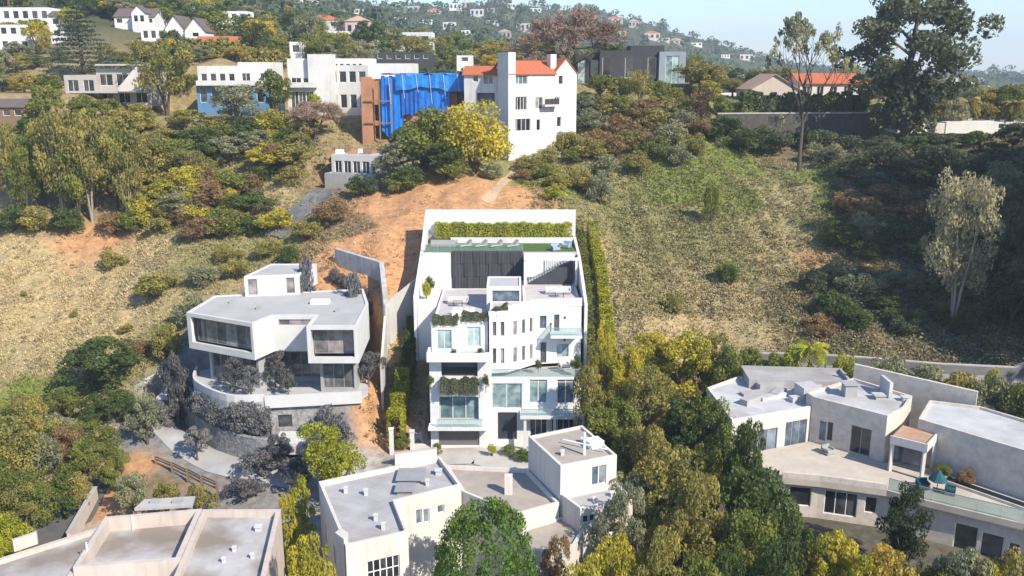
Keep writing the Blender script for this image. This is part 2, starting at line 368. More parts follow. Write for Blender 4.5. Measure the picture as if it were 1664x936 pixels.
def railing(T, pts, z, h=1.05, m=None, post=None, step=1.6, name='railing'):
    mb = MB(); segs = []
    for a, b in zip(pts[:-1], pts[1:]):
        L = math.hypot(b[0] - a[0], b[1] - a[1]); d = ((b[0] - a[0]) / L, (b[1] - a[1]) / L); k = max(1, round(L / step)); segs.append((a, d, L, k))
        mb.obox(a, d, (-d[1], d[0]), 0, L, -.03, .03, z + h, z + h + .05)
        for i in range(k + 1): mb.obox(a, d, (-d[1], d[0]), L * i / k - .025, L * i / k + .025, -.022, .022, z, z + h)
    ro = T.add(name, mb, post or GFRAME)
    for a, d, L, k in segs:
        for i in range(k):
            p = MB(); p.obox(a, d, (-d[1], d[0]), L * i / k + .05, L * (i + 1) / k - .05, -.008, .008, z + .06, z + h - .02); T.add('pane', p, m or RAILG, ro)
    return ro
# ------------------------------------------------------------------ terrain: one sheet from the street to the skyline
CPX = [  # (u, v, Y): ground seen at pixel u, v stands about Y metres away
 (50,390,135),(50,450,127),(50,540,115),(50,640,102),(50,690,97),(200,400,133),(200,500,118),(200,600,105),(300,430,124),(250,480,118),
 (-250,400,140),(-250,600,110),(0,265,152),(200,265,152),(170,190,164),(300,300,145),(380,250,153),(400,350,138),(450,300,143),(505,340,135),
 (430,400,126),(350,195,165),(500,205,162),(600,240,157),(-300,200,168),(620,400,120),(560,360,130),(700,312,136),(800,312,136),(870,312,136),
 (620,470,109),(900,332,132),(960,352,128),(830,265,150),(930,232,158),(1000,200,166),(1000,300,148),(1000,400,130),(1050,520,112),(1030,580,104),
 (1150,205,166),(1230,240,168.5),(1300,243,168.5),(1380,243,169),(1430,240,170),(1150,300,148),(1150,400,132),(1150,500,117),(1150,580,106),(1300,278,152),(1300,350,138),(1300,450,122),(1300,560,108),
 (1400,262,155),(1450,350,137),(1450,450,121),(1500,560,106),(1600,560,104),(1600,420,124),(1600,320,140),(1600,250,156),
 (100,168,172),(350,120,185),(1000,145,186),(1200,180,182),(1400,190,186),(1600,222,176),(700,190,168),(700,130,200),(100,135,188),(850,190,170),
 (400,75,240),(250,75,215),(100,50,240),(0,70,230),(600,108,260),(900,115,230),(1200,165,210),(1400,170,215),(1650,205,210),
 (100,-20,330),(400,20,380),(650,70,420),(900,105,400),(1200,155,380),(1500,172,420),(1700,180,420),
 (0,-110,500),(300,-40,600),(600,35,700),(900,75,800),(1200,120,900),(1500,140,900),(1700,150,900),
 (-300,-200,600),(300,-60,1000),(600,8,1000),(960,18,1100),(1100,58,1150),(1250,98,1200),(1400,118,1300),(1660,126,1300),(1900,128,1300)]
CPW = [(-60,40,-1),(0,40,-2),(60,40,-2),(-40,60,-1),(0,60,-1.5),(40,60,-1),(-80,80,0),(-50,77,0),(-35,84,0),(-35,90,.3),(-10,86,0),(8,88,0),(20,86,.5),(35,80,1),(55,75,2),
 (80,70,5),(28,95,4.5),(45,95,6),(-13.5,95,1),(-13.5,105,8.5),(-13,113,14.5),(11,97,3.5),(11,105,8),(11,115,14),(11,125,18.5),(-25,100,6),(-30,108,11),(-20,112,13.5),(-12,90,0),
 (74,101,16),(82,97,42),(92,89,58),(105,85,66),(98,104,60),(112,120,58),(80,109,30),(90,120,44),(115,138,48),(90,62,12),(80,52,4),(70,72,5),(130,155,50),(120,70,40),(78,84,18),(-45,92,1),  # right-hand points: unseen hill, raised to shade the gully
 (0,2600,-20),(1500,2600,-20),(-1500,2600,60),(0,4600,-30),(2500,4600,-30),(-2500,4600,0),(0,1700,30),(900,1700,20),(-800,1500,130)]
pts = [atY(*c) for c in CPX] + CPW
CPT = np.array(pts, dtype=float)
def qcoord(x, y): return np.stack([np.asarray(x) / np.asarray(y) * 1.7, np.log(np.asarray(y))], -1)
Q = qcoord(CPT[:, 0], CPT[:, 1]); NQ = len(Q)
def U(r2): return np.where(r2 > 1e-12, r2 * np.log(np.maximum(r2, 1e-12)), 0)
K = U(((Q[:, None] - Q[None]) ** 2).sum(-1)) + np.eye(NQ) * 0.004
Pm = np.concatenate([np.ones((NQ, 1)), Q], 1)
SOL = np.linalg.solve(np.block([[K, Pm], [Pm.T, np.zeros((3, 3))]]), np.concatenate([CPT[:, 2], np.zeros(3)]))
def tps(x, y):
    q = qcoord(x, y).reshape(-1, 2); out = np.empty(len(q))
    for i in range(0, len(q), 20000):
        s = q[i:i + 20000]; out[i:i + 20000] = U(((s[:, None] - Q[None]) ** 2).sum(-1)) @ SOL[:NQ] + SOL[NQ] + s @ SOL[NQ + 1:]
    return out.reshape(np.shape(x))
_rs = np.random.RandomState(3)
_ph = _rs.rand(40, 3) * 6.28
def fbm(x, y, base=0.12, oct=5):
    z = 0; amp = 1
    for i in range(oct):
        f = base * 1.9 ** i; a, b, c = _ph[i]; a2, b2, c2 = _ph[i + 10]
        z = z + amp * (np.sin(x * f * math.cos(a) + y * f * math.sin(a) + b) * np.sin(x * f * 1.3 * math.cos(a2) - y * f * 1.1 * math.sin(a2) + b2 + 1.7 * np.sin(x * f * .5 + c)))
        amp *= .6
    return z
PADS = []     # (polygon, z, blend)
def pad(P, z, blend=1.5): PADS.append((P, z, blend))
def polydist(x, y, P):      # signed distance (negative inside)
    d = np.full(np.shape(x), 1e9); ins = np.zeros(np.shape(x), bool); n = len(P)
    for i in range(n):
        ax, ay = P[i][:2]; bx, by = P[(i + 1) % n][:2]
        t = np.clip(((x - ax) * (bx - ax) + (y - ay) * (by - ay)) / ((bx - ax) ** 2 + (by - ay) ** 2), 0, 1)
        d = np.minimum(d, np.hypot(x - ax - t * (bx - ax), y - ay - t * (by - ay)))
        ins ^= ((ay > y) != (by > y)) & (x < (bx - ax) * (y - ay) / ((by - ay) if abs(by - ay) > 1e-9 else 1e-9) + ax)
    return np.where(ins, -d, d)
GA = np.linspace(-0.98, 0.98, 380)
GY = np.concatenate([np.geomspace(26, 62, 22)[:-1], np.linspace(62, 200, 260)[:-1], np.geomspace(200, 1500, 120)[:-1], np.geomspace(1500, 4600, 24)])
GXX = GA[None, :] * GY[:, None]; GYY = np.repeat(GY[:, None], len(GA), 1)
HG = None
def build_height():
    global HG
    z = tps(GXX, GYY)
    w = np.clip((GYY - 95) / 15, 0, 1)
    z = z + (fbm(GXX, GYY, .10) * .6 + fbm(GXX * 1.6, GYY * .55, .32, 3) * .28) * w * np.clip((400 - GYY) / 200, 0, 1) + fbm(GXX, GYY, .012) * 5 * np.clip((GYY - 300) / 500, 0, 1)
    for P, pz, bl in PADS:
        d = polydist(GXX, GYY, P); t = np.clip(1 - d / bl, 0, 1); t = t * t * (3 - 2 * t); z = z * (1 - t) + pz * t
    HG = z
def hz(x, y):
    x = np.asarray(x, float); y = np.asarray(y, float)
    a = np.clip((x / y - GA[0]) / (GA[1] - GA[0]), 0, len(GA) - 1.001); r = np.clip(np.interp(y, GY, np.arange(len(GY))), 0, len(GY) - 1.001)
    i = a.astype(int); j = r.astype(int); fa = a - i; fr = r - j
    return (HG[j, i] * (1 - fa) + HG[j, i + 1] * fa) * (1 - fr) + (HG[j + 1, i] * (1 - fa) + HG[j + 1, i + 1] * fa) * fr
def ground(u, v, ymin=60):
    u = np.atleast_1d(np.asarray(u, float)); v = np.atleast_1d(np.asarray(v, float))
    a = (u - 832) / FPX; b = (468 - v) / FPX; r1 = CT + b * ST; r2 = -ST + b * CT
    aa = a / r1; sl = r2 / r1
    ci = np.clip((aa - GA[0]) / (GA[1] - GA[0]), 0, len(GA) - 1.001); i = ci.astype(int); f = ci - i
    colz = HG[:, i] * (1 - f) + HG[:, i + 1] * f            # rows x n
    rz = CH + sl[None] * GY[:, None]
    below = (colz > rz) & (GY[:, None] > ymin)
    k = np.argmax(below, 0); k = np.where(below.any(0), k, len(GY) - 1); k = np.maximum(k, 1)
    n = np.arange(len(u)); g0 = rz[k - 1, n] - colz[k - 1, n]; g1 = rz[k, n] - colz[k, n]
    t = np.clip(g0 / np.where(np.abs(g0 - g1) < 1e-9, 1, g0 - g1), 0, 1); Y = GY[k - 1] + (GY[k] - GY[k - 1]) * t
    return np.stack([aa * Y, Y, CH + sl * Y], -1)
# pads under the buildings (levelled lots)
pad([(-9, 92.6), (7.6, 92.6), (8.4, 98), (8.4, 113), (-9, 113)], -1.0, 1.0)
pad([(-11.4, 104), (-8, 104), (-8, 112.6), (-11.4, 112.6)], 7, .8)
pad([(-8, 108), (8.2, 108), (8.2, 112.6), (-8, 112.6)], 7, .8)
pad([(-11.4, 114), (8.2, 114), (8.2, 121.0), (-11.4, 121.0)], 17.5, .9)
pad([(-14, 84), (9, 84), (9, 93.2), (-12, 93.2)], 0.35, 2)
pad([(-35.5, 98), (-28, 93), (-17, 94), (-16.5, 104), (-19, 110), (-36, 108)], 6.2, 1.6)
pad([(-45, 98), (-37, 96), (-30, 89), (-22, 86), (-18, 87), (-20, 91), (-29, 93), (-36, 99), (-40, 104)], 0.4, 2.0)
pad([(20, 79), (26, 74), (36, 70), (46, 62), (60, 60), (56, 75), (42, 92), (24, 96)], 1.0, 4)
pad([(-28, 168), (-70, 166), (-70, 185), (-28, 185)], 33.5, 5)
pad([(-10, 150), (0, 149), (12, 158), (6, 168), (-8, 164)], 27.0, 3)
pad([(-33, 141.5), (-21, 141.5), (-21, 150), (-33, 150)], 22.8, 3)
pad([(-80, 166), (-110, 166), (-110, 184), (-80, 184)], 37.5, 5)
pad([(12, 186), (40, 186), (40, 206), (12, 206)], 39.0, 6)
pad([(50, 186), (84, 186), (84, 206), (50, 206)], 36.0, 6)
build_height()
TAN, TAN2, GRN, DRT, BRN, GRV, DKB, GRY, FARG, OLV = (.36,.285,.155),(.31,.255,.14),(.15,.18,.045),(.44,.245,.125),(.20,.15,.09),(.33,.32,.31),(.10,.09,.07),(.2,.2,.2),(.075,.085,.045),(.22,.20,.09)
SPLAT = [(50,440,TAN),(150,470,TAN),(230,440,TAN2),(60,540,TAN),(180,540,TAN),(40,600,TAN2),(120,600,TAN2),(60,650,GRN),(30,680,GRN),(120,640,OLV),(200,590,OLV),(10,690,GRN),(260,400,TAN),(150,390,DRT),
 (20,400,TAN),(100,330,BRN),(200,330,BRN),(300,350,OLV),(350,280,OLV),(280,250,OLV),(420,360,TAN),(450,390,OLV),(400,400,OLV),(470,345,OLV),(510,330,BRN),(530,310,BRN),(430,330,TAN),(330,420,OLV),
 (620,350,DRT),(580,400,DRT),(640,420,DRT),(700,320,DRT),(800,318,DRT),(660,380,DRT),(850,320,DRT),(600,450,DRT),(640,460,DRT),(570,370,BRN),(620,520,DRT),(620,560,TAN),(600,620,DRT),(610,680,DRT),(640,600,BRN),
 (890,300,GRN),(930,310,GRN),(870,280,OLV),(960,350,OLV),(980,300,OLV),(950,240,BRN),(1000,250,OLV),(1050,240,BRN),(1000,450,TAN),(990,490,TAN2),(975,420,TAN),(1010,520,TAN2),(1000,370,OLV),
 (1100,260,GRN),(1180,270,GRN),(1090,300,GRN),(1150,230,GRN),(1200,330,GRN),(1330,290,GRN),(1350,330,GRN),(1340,360,GRN),(1230,300,OLV),(1280,330,TAN2),(1300,380,TAN2),(1250,400,TAN2),(1200,440,OLV),(1100,380,OLV),(1050,380,OLV),(1050,460,OLV),
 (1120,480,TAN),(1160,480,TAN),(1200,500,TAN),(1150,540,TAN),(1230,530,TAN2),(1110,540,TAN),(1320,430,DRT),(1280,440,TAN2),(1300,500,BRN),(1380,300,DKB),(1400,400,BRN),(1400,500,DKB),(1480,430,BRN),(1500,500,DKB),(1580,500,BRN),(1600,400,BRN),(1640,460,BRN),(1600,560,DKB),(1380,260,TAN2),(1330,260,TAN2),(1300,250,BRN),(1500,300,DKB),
 (1100,180,BRN),(1000,180,OLV),(1250,230,GRN),(1200,220,GRN),(160,800,DRT),(140,830,DRT),(200,780,DRT),(120,800,BRN),(80,840,GRV),(85,870,GRV),(250,800,BRN),(60,770,BRN),(400,800,GRY),(300,770,GRY),(260,700,GRY),(330,640,GRY),(500,720,GRY),
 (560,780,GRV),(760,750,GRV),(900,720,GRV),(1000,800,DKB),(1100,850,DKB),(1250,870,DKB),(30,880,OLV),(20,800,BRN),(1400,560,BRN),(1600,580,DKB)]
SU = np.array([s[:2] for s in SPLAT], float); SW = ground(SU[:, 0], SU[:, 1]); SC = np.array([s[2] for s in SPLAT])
def gcolor(x, y):
    x = np.asarray(x, float).ravel(); y = np.asarray(y, float).ravel(); out = np.empty((len(x), 3))
    jx = x + fbm(x, y, .35) * 1.6; jy = y + fbm(y, x, .35) * 1.6
    for i in range(0, len(x), 20000):
        sx, sy = jx[i:i + 20000], jy[i:i + 20000]
        d = (sx[:, None] - SW[None, :, 0]) ** 2 + (sy[:, None] - SW[None, :, 1]) ** 2
        w = 1 / (d + 1.5) ** 2.2; out[i:i + 20000] = (w @ SC) / w.sum(1, keepdims=True)
    f = np.clip((y - 190) / 60, 0, 1)[:, None]
    return out * (1 - f) + np.array(FARG) * f
gc = gcolor(GXX, GYY)
nr_, nc_ = HG.shape
idx = np.arange(nr_ * nc_).reshape(nr_, nc_)
gq = np.stack([idx[:-1, :-1], idx[:-1, 1:], idx[1:, 1:], idx[1:, :-1]], -1).reshape(-1, 4)
GROUND = attrmat('earth_and_dry_grass', 'zone', .95, 1.1, .32, .5)
go = link('terrain', fastmesh('terrain', np.stack([GXX, GYY, HG], -1).reshape(-1, 3), gq, [GROUND], {'zone': gc}, True)); tag(go, 'dry hillside and canyon ground under the houses', kind='structure')
def strip(name, pts, w, m, lift=.06, kind='structure', label=None):
    """road or path laid over the terrain along a line of (x, y)"""
    P = [Vector(p) for p in pts]; dense = []
    for a, b in zip(P[:-1], P[1:]):
        k = max(2, int((b - a).length / .8)); dense += [a + (b - a) * i / k for i in range(k)]
    dense.append(P[-1]); V = []; F = []
    for i, p in enumerate(dense):
        t = (dense[min(i + 1, len(dense) - 1)] - dense[max(i - 1, 0)]).normalized(); n = Vector((-t.y, t.x))
        for s in np.linspace(-.5, .5, 7):
            q = p + n * (s * w); V.append((q.x, q.y, float(hz(q.x, q.y)) + lift))
    for i in range(len(dense) - 1):
        for j in range(6): a = i * 7 + j; F.append((a, a + 1, a + 8, a + 7))
    o = link(name, fastmesh(name, V, F, [m], None, True)); tag(o, label, kind=kind); return o
g = lambda u, v: tuple(ground(u, v)[0][:2])
strip('driveway', [(-11.0, 91.5), (-3.5, 92.0), (1.5, 89), (5, 86.5)], 6.5, CONCL, .08)
strip('access_road', [(-46, 70), (-43, 78), (-44.5, 86)], 4.6, ASPH, .07)
strip('curved_driveway', [(-44.5, 103), (-43, 99.5), (-39.8, 95.5), (-36.2, 92), (-32, 89.2), (-28, 87.6), (-22, 86.2)], 3.6, mat('pale_grey_paving', (.36, .36, .36), .9, .14, .5, dirt=.4), .07)
strip('gravel_track', [g(440, 385), g(470, 360), g(505, 335), g(540, 312)], 4.5, mat('shade_toned_concrete', (.15, .15, .16), .95, .3, .8, dirt=.4), .3)  # concrete track, its bluish shade put into the dark colour
strip('dirt_path', [g(790, 330), g(815, 300), g(835, 282), g(880, 240)], 1.6, mat('bare_path_earth', (.42, .31, .2), .95, .2, .8), .08)
# ------------------------------------------------------------------ the white terraced mansion
def lw(A, B, *rs): return [pxo(A, B, *r[:4], **(r[4] if len(r) > 4 else {})) for r in rs]
DECK, DECK2, LAWNZ = 14.2, 15.3, 18.8
M = Thing('hillside_mansion', 'tall white modern mansion stepping up the hillside in the centre, with roof deck and garage', 'house', (-1, 98, .3))
a0, a1 = (-9.15, 93.0), (-2.55, 93.0)
block(M, [a0, a1, (-2.55, 112), (-9.15, 112)], -1, 10.95, WHITE, None, ops={0: lw(a0, a1,
    (713, 697, 779, 724, dict(kind='garage')), (714, 645, 778, 683, dict(nm=3, glass=GL_T, dep=.5)),
    (717, 585, 776, 612, dict(kind='loggia', depth=3.2)))})
b0, b1, b2, b3 = (-8.95, 94.2), (-5.85, 94.2), (-5.85, 95.4), (-2.7, 95.4)
block(M, [b0, b1, b2, b3, (-2.7, 111.9), (-8.95, 111.9)], 10.95, 14.25, WHITE, mat('pale_deck_paving', (.46, .43, .43), .8, .15, .8), .05, ops={
    0: lw(b0, b1, (710, 536, 734, 568, dict(nm=2, glass=GL_T))), 2: lw(b2, b3, (759, 531, 781, 563, dict(nm=2, glass=GL_T)))}, rname='deck')
M.box('balcony', WHITE, -9.3, -2.4, 91.7, 94.19, 10.98, 11.3)
mb = MB(); mb.box(-9.3, -2.4, 91.7, 91.95, 11.302, 11.95); mb.box(-9.3, -9.05, 91.952, 94.1, 11.302, 11.95); M.add('balcony_parapet', mb, WHITE)
M.box('planter', GREYM, -8.0, -3.6, 92.1, 92.95, 6.95, 8.0)
M.box('living_balcony', WHITE, -9.3, -2.4, 91.6, 92.99, 3.0, 3.35)
railing(M, [(-8.3, 91.75), (-3.3, 91.75)], 3.36, .95)
# right-hand block: lower floors in front, upper floors swinging back
c0, c1 = (-2.54, 93.7), (7.75, 93.7)
block(M, [c0, c1, (8.1, 98.9), (8.1, 111.8), (-2.54, 111.8)], -1, 8.5, WHITE, CONCL, .5, ops={0: lw(c0, c1,
    (799, 623, 848, 664, dict(nm=2, glass=GL_T)), (860, 617, 889, 655, dict(nm=2, glass=GL_T)), (905, 617, 933, 656, dict(nm=2, glass=GL_B)),
    (809, 670, 840, 714, dict(kind='door')), (861, 679, 889, 712, dict(nm=3, glass=GL_D)), (896, 679, 934, 712, dict(nm=4, glass=GL_D)))})
e0, e1, e2, e3 = (-2.54, 94.9), (-.4, 95.3), (2.7, 98.2), (8.05, 99.0)
UP = [pxo(e0, e1, u - 3, v0, u + 3, v1) for u in (803.5, 816.5) for v0, v1 in ((523, 546), (566, 591))]
UP2 = [pxo(e1, e2, u - w, v0 + k, u + w, v1 + k) for u, w, k in ((837, 3, -1.5), (851, 2.7, -4), (863, 2.4, -6.5)) for v0, v1 in ((523, 546), (566, 590))]
UP3 = lw(e2, e3, (877, 513, 888, 534, dict(glass=GL_B)), (900, 511, 909, 541), (878, 556, 888, 590), (905, 559, 924, 580, dict(nm=2, glass=GL_T)))
block(M, [e0, e1, e2, e3, (8.05, 111.8), (1.3, 111.8), (1.3, 101.2), (-2.54, 101.2)], 8.55, 15.35, WHITE, MATS['pale_deck_paving'], .05, ops={0: UP, 1: UP2, 2: UP3}, frame=GFRAME, glass=GL_G, rname='deck')
for sx, sz in ((6.0, 13.9), (6.0, 11.2), (4.4, 13.2)):
    M.box('wall_lamp', DARKFR, sx, sx + .22, 98.35 + (sx - 4) * .15, 98.72 + (sx - 4) * .15, sz, sz + .3)
M.box('upper_balcony', WHITE, 4.4, 8.0, 96.6, 98.75, 12.15, 12.45); railing(M, [(4.5, 98.4), (4.5, 96.7), (7.95, 96.7)], 12.46, .9)
railing(M, [(-2.3, 93.85), (7.6, 93.85)], 8.51, .9)
M.box('canopy', WHITE, .9, 8.1, 91.9, 93.68, 4.25, 4.62); railing(M, [(1.0, 92.0), (8.0, 92.0)], 4.63, .75)
for x in (1.3, 4.6, 7.8): M.box('column', WHITE, x, x + .3, 92.1, 92.4, .2, 4.24)
# lift house on the deck
l0, l1 = (-3.0, 101.4), (1.1, 101.4)
block(M, [l0, l1, (1.1, 106.6), (-3.0, 106.6)], DECK + .01, 17.1, WHITE, mat('lilac_grey_roof', (.42, .40, .43), .9, .1, .6), .12, ops={0: lw(l0, l1, (799, 472, 844, 491, dict(nm=1, glass=GL_B)))}, wname='lift_house_wall', rname='lift_house_roof')
# charcoal wall of stone panels between deck and lawn
xs = np.linspace(-7.8, 1.4, 24)
for i in range(23):
    for j in range(3):
        M.box('cladding_panel', DARKW, xs[i] + .012, xs[i + 1] - .012, 111.95 - .03 * ((i * 7 + j * 3) % 4), 112.2, DECK + j * 1.66 + .01, DECK + (j + 1) * 1.66 - .01)
M.box('retaining_wall', CHAR, -7.85, 1.45, 112.2, 112.5, 12, LAWNZ + .12)
mb = MB(); mb.box(-11.55, -7.86, 112.0, 112.4, 12, LAWNZ + .1); M.add('white_retaining_wall', mb, WHITE)
M.box('deck_base', WHITE, -11.5, -9.16, 104, 112, 5, DECK)
M.box('deck_extension', CONCL, -2.69, 1.28, 101.25, 111.9, 13.4, DECK - .002)
mb = MB()
for p, q in ((b0, b1), (b2, b3)): slopewall(mb, (p[0] - .05, p[1] - .05), (q[0] + .05, q[1] - .05), 14.26, 14.95, 14.95, .3)
M.add('deck_parapet', mb, WHITE)
mb = MB(); slopewall(mb, (-2.6, 94.85), e1, 15.36, 15.8, 15.8, .3); slopewall(mb, e1, (2.7, 98.15), 15.36, 16.3, 16.3, .3); slopewall(mb, (2.72, 98.15), (8.1, 98.95), 15.36, 16.3, 16.3, .3); M.add('upper_deck_parapet', mb, WHITE)
M.box('lawn', LAWN, -11.4, 8.4, 112.55, 119.3, 18.2, LAWNZ)
M.box('lawn_edge_paving', CONCL, -11.4, 8.4, 112.52, 113.3, 18.3, LAWNZ + .03)
railing(M, [(-11.2, 112.65), (1.4, 112.65)], LAWNZ + .13, .95)
M.box('planter_wall', WHITE, -8.4, 8.4, 119.3, 119.6, 18, LAWNZ + .75)
M.box('planter_soil', BARK, -11.3, 8.4, 119.6, 120.9, 18, LAWNZ + .6)
mb = MB(); mb.box(-11.9, 8.8, 121.2, 121.6, 16, 23.1); M.add('back_wall', mb, WHITE)
mb = MB(); slopewall(mb, (-11.55, 121.18), (-11.55, 113), 12, 23.1, 18.9, -.35); slopewall(mb, (-11.55, 112.99), (-11.55, 103.5), 5, 18.9, 15.3, -.35); M.add('side_wall', mb, WHITE)
mb = MB(); slopewall(mb, (8.45, 111), (8.45, 121.18), 8, 18.6, 19.6, -.35); slopewall(mb, (8.45, 99.5), (8.45, 110.99), 4, 15.4, 18.6, -.35); M.add('garden_wall', mb, WHITE)
# stair court at the right of the deck
M.box('stair_back_wall', WHITE, 1.6, 8.05, 111.9, 112.2, 15, LAWNZ + .1)
for i in range(14): M.box('wall_fin', WFRAME, 4.3 + i * .26, 4.42 + i * .26, 111.66, 111.89, 15.36, 18.4)
mb = MB(); mb.box(1.5, 1.85, 108.9, 111.88, 15.36, 18.6); M.add('stair_side_wall', mb, WHITE)
mb = MB(); mb.box(1.5, 8.3, 108.8, 109.2, 18.62, 18.95); mb.box(7.95, 8.25, 108.8, 109.2, 15.36, 18.61); M.add('portico_frame', mb, WHITE)
for i in range(16): M.box('stair_step', CONCL, 2.2 + i * .34, 2.62 + i * .34, 109.9, 111.6, 15.36 + i * .2, 15.56 + i * .2)
mb = MB(); mb.prism([(2.0, 109.7), (7.7, 109.7), (7.7, 109.85), (2.0, 109.85)], 15.36, [15.45, 18.6, 18.6, 15.45]); M.add('stair_stringer', mb, CHAR)
# ---- greenery and furniture standing on the mansion's terraces
def sofa(u0, x, y, z, w, label, cush=CUSH, rz=0, group=None, name='outdoor_sofa'):
    T = Thing(name, label, 'sofa' if w > 1.2 else 'armchair', (x, y, z), group)
    T.box('base', GFRAME, x - w / 2, x + w / 2, y - .4, y + .45, z + .08, z + .28)
    T.box('seat_cushion', cush, x - w / 2 + .1, x + w / 2 - .1, y - .4, y + .3, z + .282, z + .46)
    T.box('backrest', cush, x - w / 2, x + w / 2, y + .302, y + .48, z + .282, z + .85)
    for s in (-1, 1): T.box('armrest', cush, x + s * w / 2 - .06 - .06 * s, x + s * w / 2 + .06 - .06 * s, y - .38, y + .3, z + .464, z + .65)
    for a in (-1, 1):
        for b in (-1, 1): T.box('leg', DARKFR, x + a * (w / 2 - .1) - .03, x + a * (w / 2 - .1) + .03, y + b * .33 - .03, y + b * .33 + .03, z, z + .078)
    T.o.rotation_euler.z = rz; return T
LGREY = mat('grey_lounger_fabric', (.26, .25, .24), .9, .15, 2)
def lounger(x, y, z, label):
    T = Thing('sun_lounger', label, 'sun lounger', (x, y, z), 'sun loungers on the upper lawn')
    T.box('frame', WFRAME, x - .35, x + .35, y - 1.0, y + .9, z + .24, z + .32); T.box('mattress', LGREY, x - .32, x + .32, y - .98, y + .25, z + .322, z + .42)
    b = MB(); n = .1; b.prism([(x - .32, y + .25), (x + .32, y + .25), (x + .32, y + .9), (x - .32, y + .9)], z + .325, [z + .42, z + .42, z + .95, z + .95]); T.add('backrest', b, LGREY)
    for a in (-.3, .3):
        for c in (-.9, .8): T.box('leg', DARKFR, x + a - .03, x + a + .03, y + c - .03, y + c + .03, z, z + .238)
    T.o.rotation_euler.z = R(-55); return T
for i, (u, w_) in enumerate(((756, 'leftmost'), (781, 'second from left'), (806, 'third from left'), (832, 'rightmost'))):
    lounger(XZ(u, LAWNZ, 116.5), 116.5, LAWNZ, f'pale sun lounger on the lawn below the bamboo hedge, {w_} of four')
sofa(0, XZ(722, LAWNZ, 116.8), 116.8, LAWNZ, 3.6, 'long grey outdoor sofa at the left end of the upper lawn', GREYM)
sofa(0, XZ(903, LAWNZ, 114.2), 114.2, LAWNZ + .02, 1.1, 'pale blue armchair on the upper lawn, left one of two above the stair', BLUECUSH, R(20), 'armchairs above the stair', 'armchair')
sofa(0, XZ(920, LAWNZ, 116), 116, LAWNZ + .02, 1.1, 'pale blue armchair on the upper lawn, right one beside the tall hedge', BLUECUSH, R(-30), 'armchairs above the stair', 'armchair')
sofa(0, -6.6, 104.5, DECK, 2.6, 'white outdoor sofa on the roof deck under the charcoal wall', CUSH)
sofa(0, 5.6, 105, DECK2 + .01, 3.2, 'white outdoor sofa on the right deck under the stair court', CUSH)
def table(x, y, z, l, w, label, m=WFRAME):
    T = Thing('table', label, 'table', (x, y, z)); T.box('tabletop', m, x - l / 2, x + l / 2, y - w / 2, y + w / 2, z + .7, z + .75)
    for a in (-1, 1):
        for b in (-1, 1): T.box('leg', DARKFR, x + a * (l / 2 - .1) - .03, x + a * (l / 2 - .1) + .03, y + b * (w / 2 - .08) - .03, y + b * (w / 2 - .08) + .03, z, z + .699)
    return T
table(-5.6, 98.2, DECK, 2.6, 1.0, 'white dining table on the roof deck behind the planter')
def chair(x, y, z, rz, label, group):
    T = Thing('dining_chair', label, 'chair', (x, y, z), group); T.box('seat', WFRAME, x - .24, x + .24, y - .24, y + .24, z + .42, z + .48)
    T.box('backrest', WFRAME, x - .24, x + .24, y + .2, y + .25, z + .482, z + .92)
    for a in (-.2, .2):
        for b in (-.2, .2): T.box('leg', DARKFR, x + a - .02, x + a + .02, y + b - .02, y + b + .02, z, z + .418)
    T.o.rotation_euler.z = rz
for i, n_ in enumerate(('left end', 'second place', 'third place', 'right end')):
    for s in (-1, 1):
        chair(-6.6 + i * .68, 98.2 + s * .8, DECK, 0 if s > 0 else math.pi, f'white dining chair at the deck table, {n_} of its {"far" if s > 0 else "near"} side', 'chairs around the deck table')
table(5.7, 103.3, DECK2 + .01, 1.2, .8, 'low white table in front of the sofa on the right deck')
table(-6.5, 103, DECK, 1.2, .7, 'low grey table in front of the sofa on the left deck', GREYM)
sofa(0, 6.0, 97.0, 8.51, 1.2, 'white balcony seat on the terrace above the tall windows', CUSH, R(15), None, 'balcony_seat')
# front court
for x, y, h, lb in ((-13.4, 91.6, 3.2, 'tall white gate pillar at the far left of the driveway'), (-11.2, 92.4, 2.6, 'white gate pillar beside the side yard steps')):
    T = Thing('gate_pillar', lb, 'pillar', (x, y, .1)); T.box('shaft', WHITE, x - .22, x + .22, y - .22, y + .22, 0, h); T.box('cap', WHITE, x - .28, x + .28, y - .28, y + .28, h + .002, h + .14)
T = Thing('court_wall', 'low white wall along the left of the mansion driveway', 'wall', (-11, 88.6, 0)); 
mb = MB(); slopewall(mb, (-12.6, 88.2), (-8.2, 89.6), -.5, 1.7, 1.7, .3); T.add('wall', mb, WHITE); mb = MB(); slopewall(mb, (-12.66, 88.16), (-8.14, 89.62), 1.702, 1.8, 1.8, .4); T.add('coping', mb, CONCL)
T = Thing('street_wall', 'grey wall between the mansion driveway and the roofs in front', 'wall', (3, 84, 0)); mb = MB(); slopewall(mb, (-3.5, 82), (8, 85.8), -1, 2.1, 2.3, .35); T.add('wall', mb, CONC); mb = MB(); slopewall(mb, (-3.55, 81.95), (8.05, 85.78), 2.302, 2.4, 2.4, .45); T.add('coping', mb, CONCL)
FOOT.append([(-11.9, 103.4), (-9, 103.4), (-9, 112), (8.8, 111), (8.8, 121.6), (-11.9, 121.6)]); FOOT.append([(-13.5, 85), (8, 85), (8, 93.2), (-12, 93.2)])
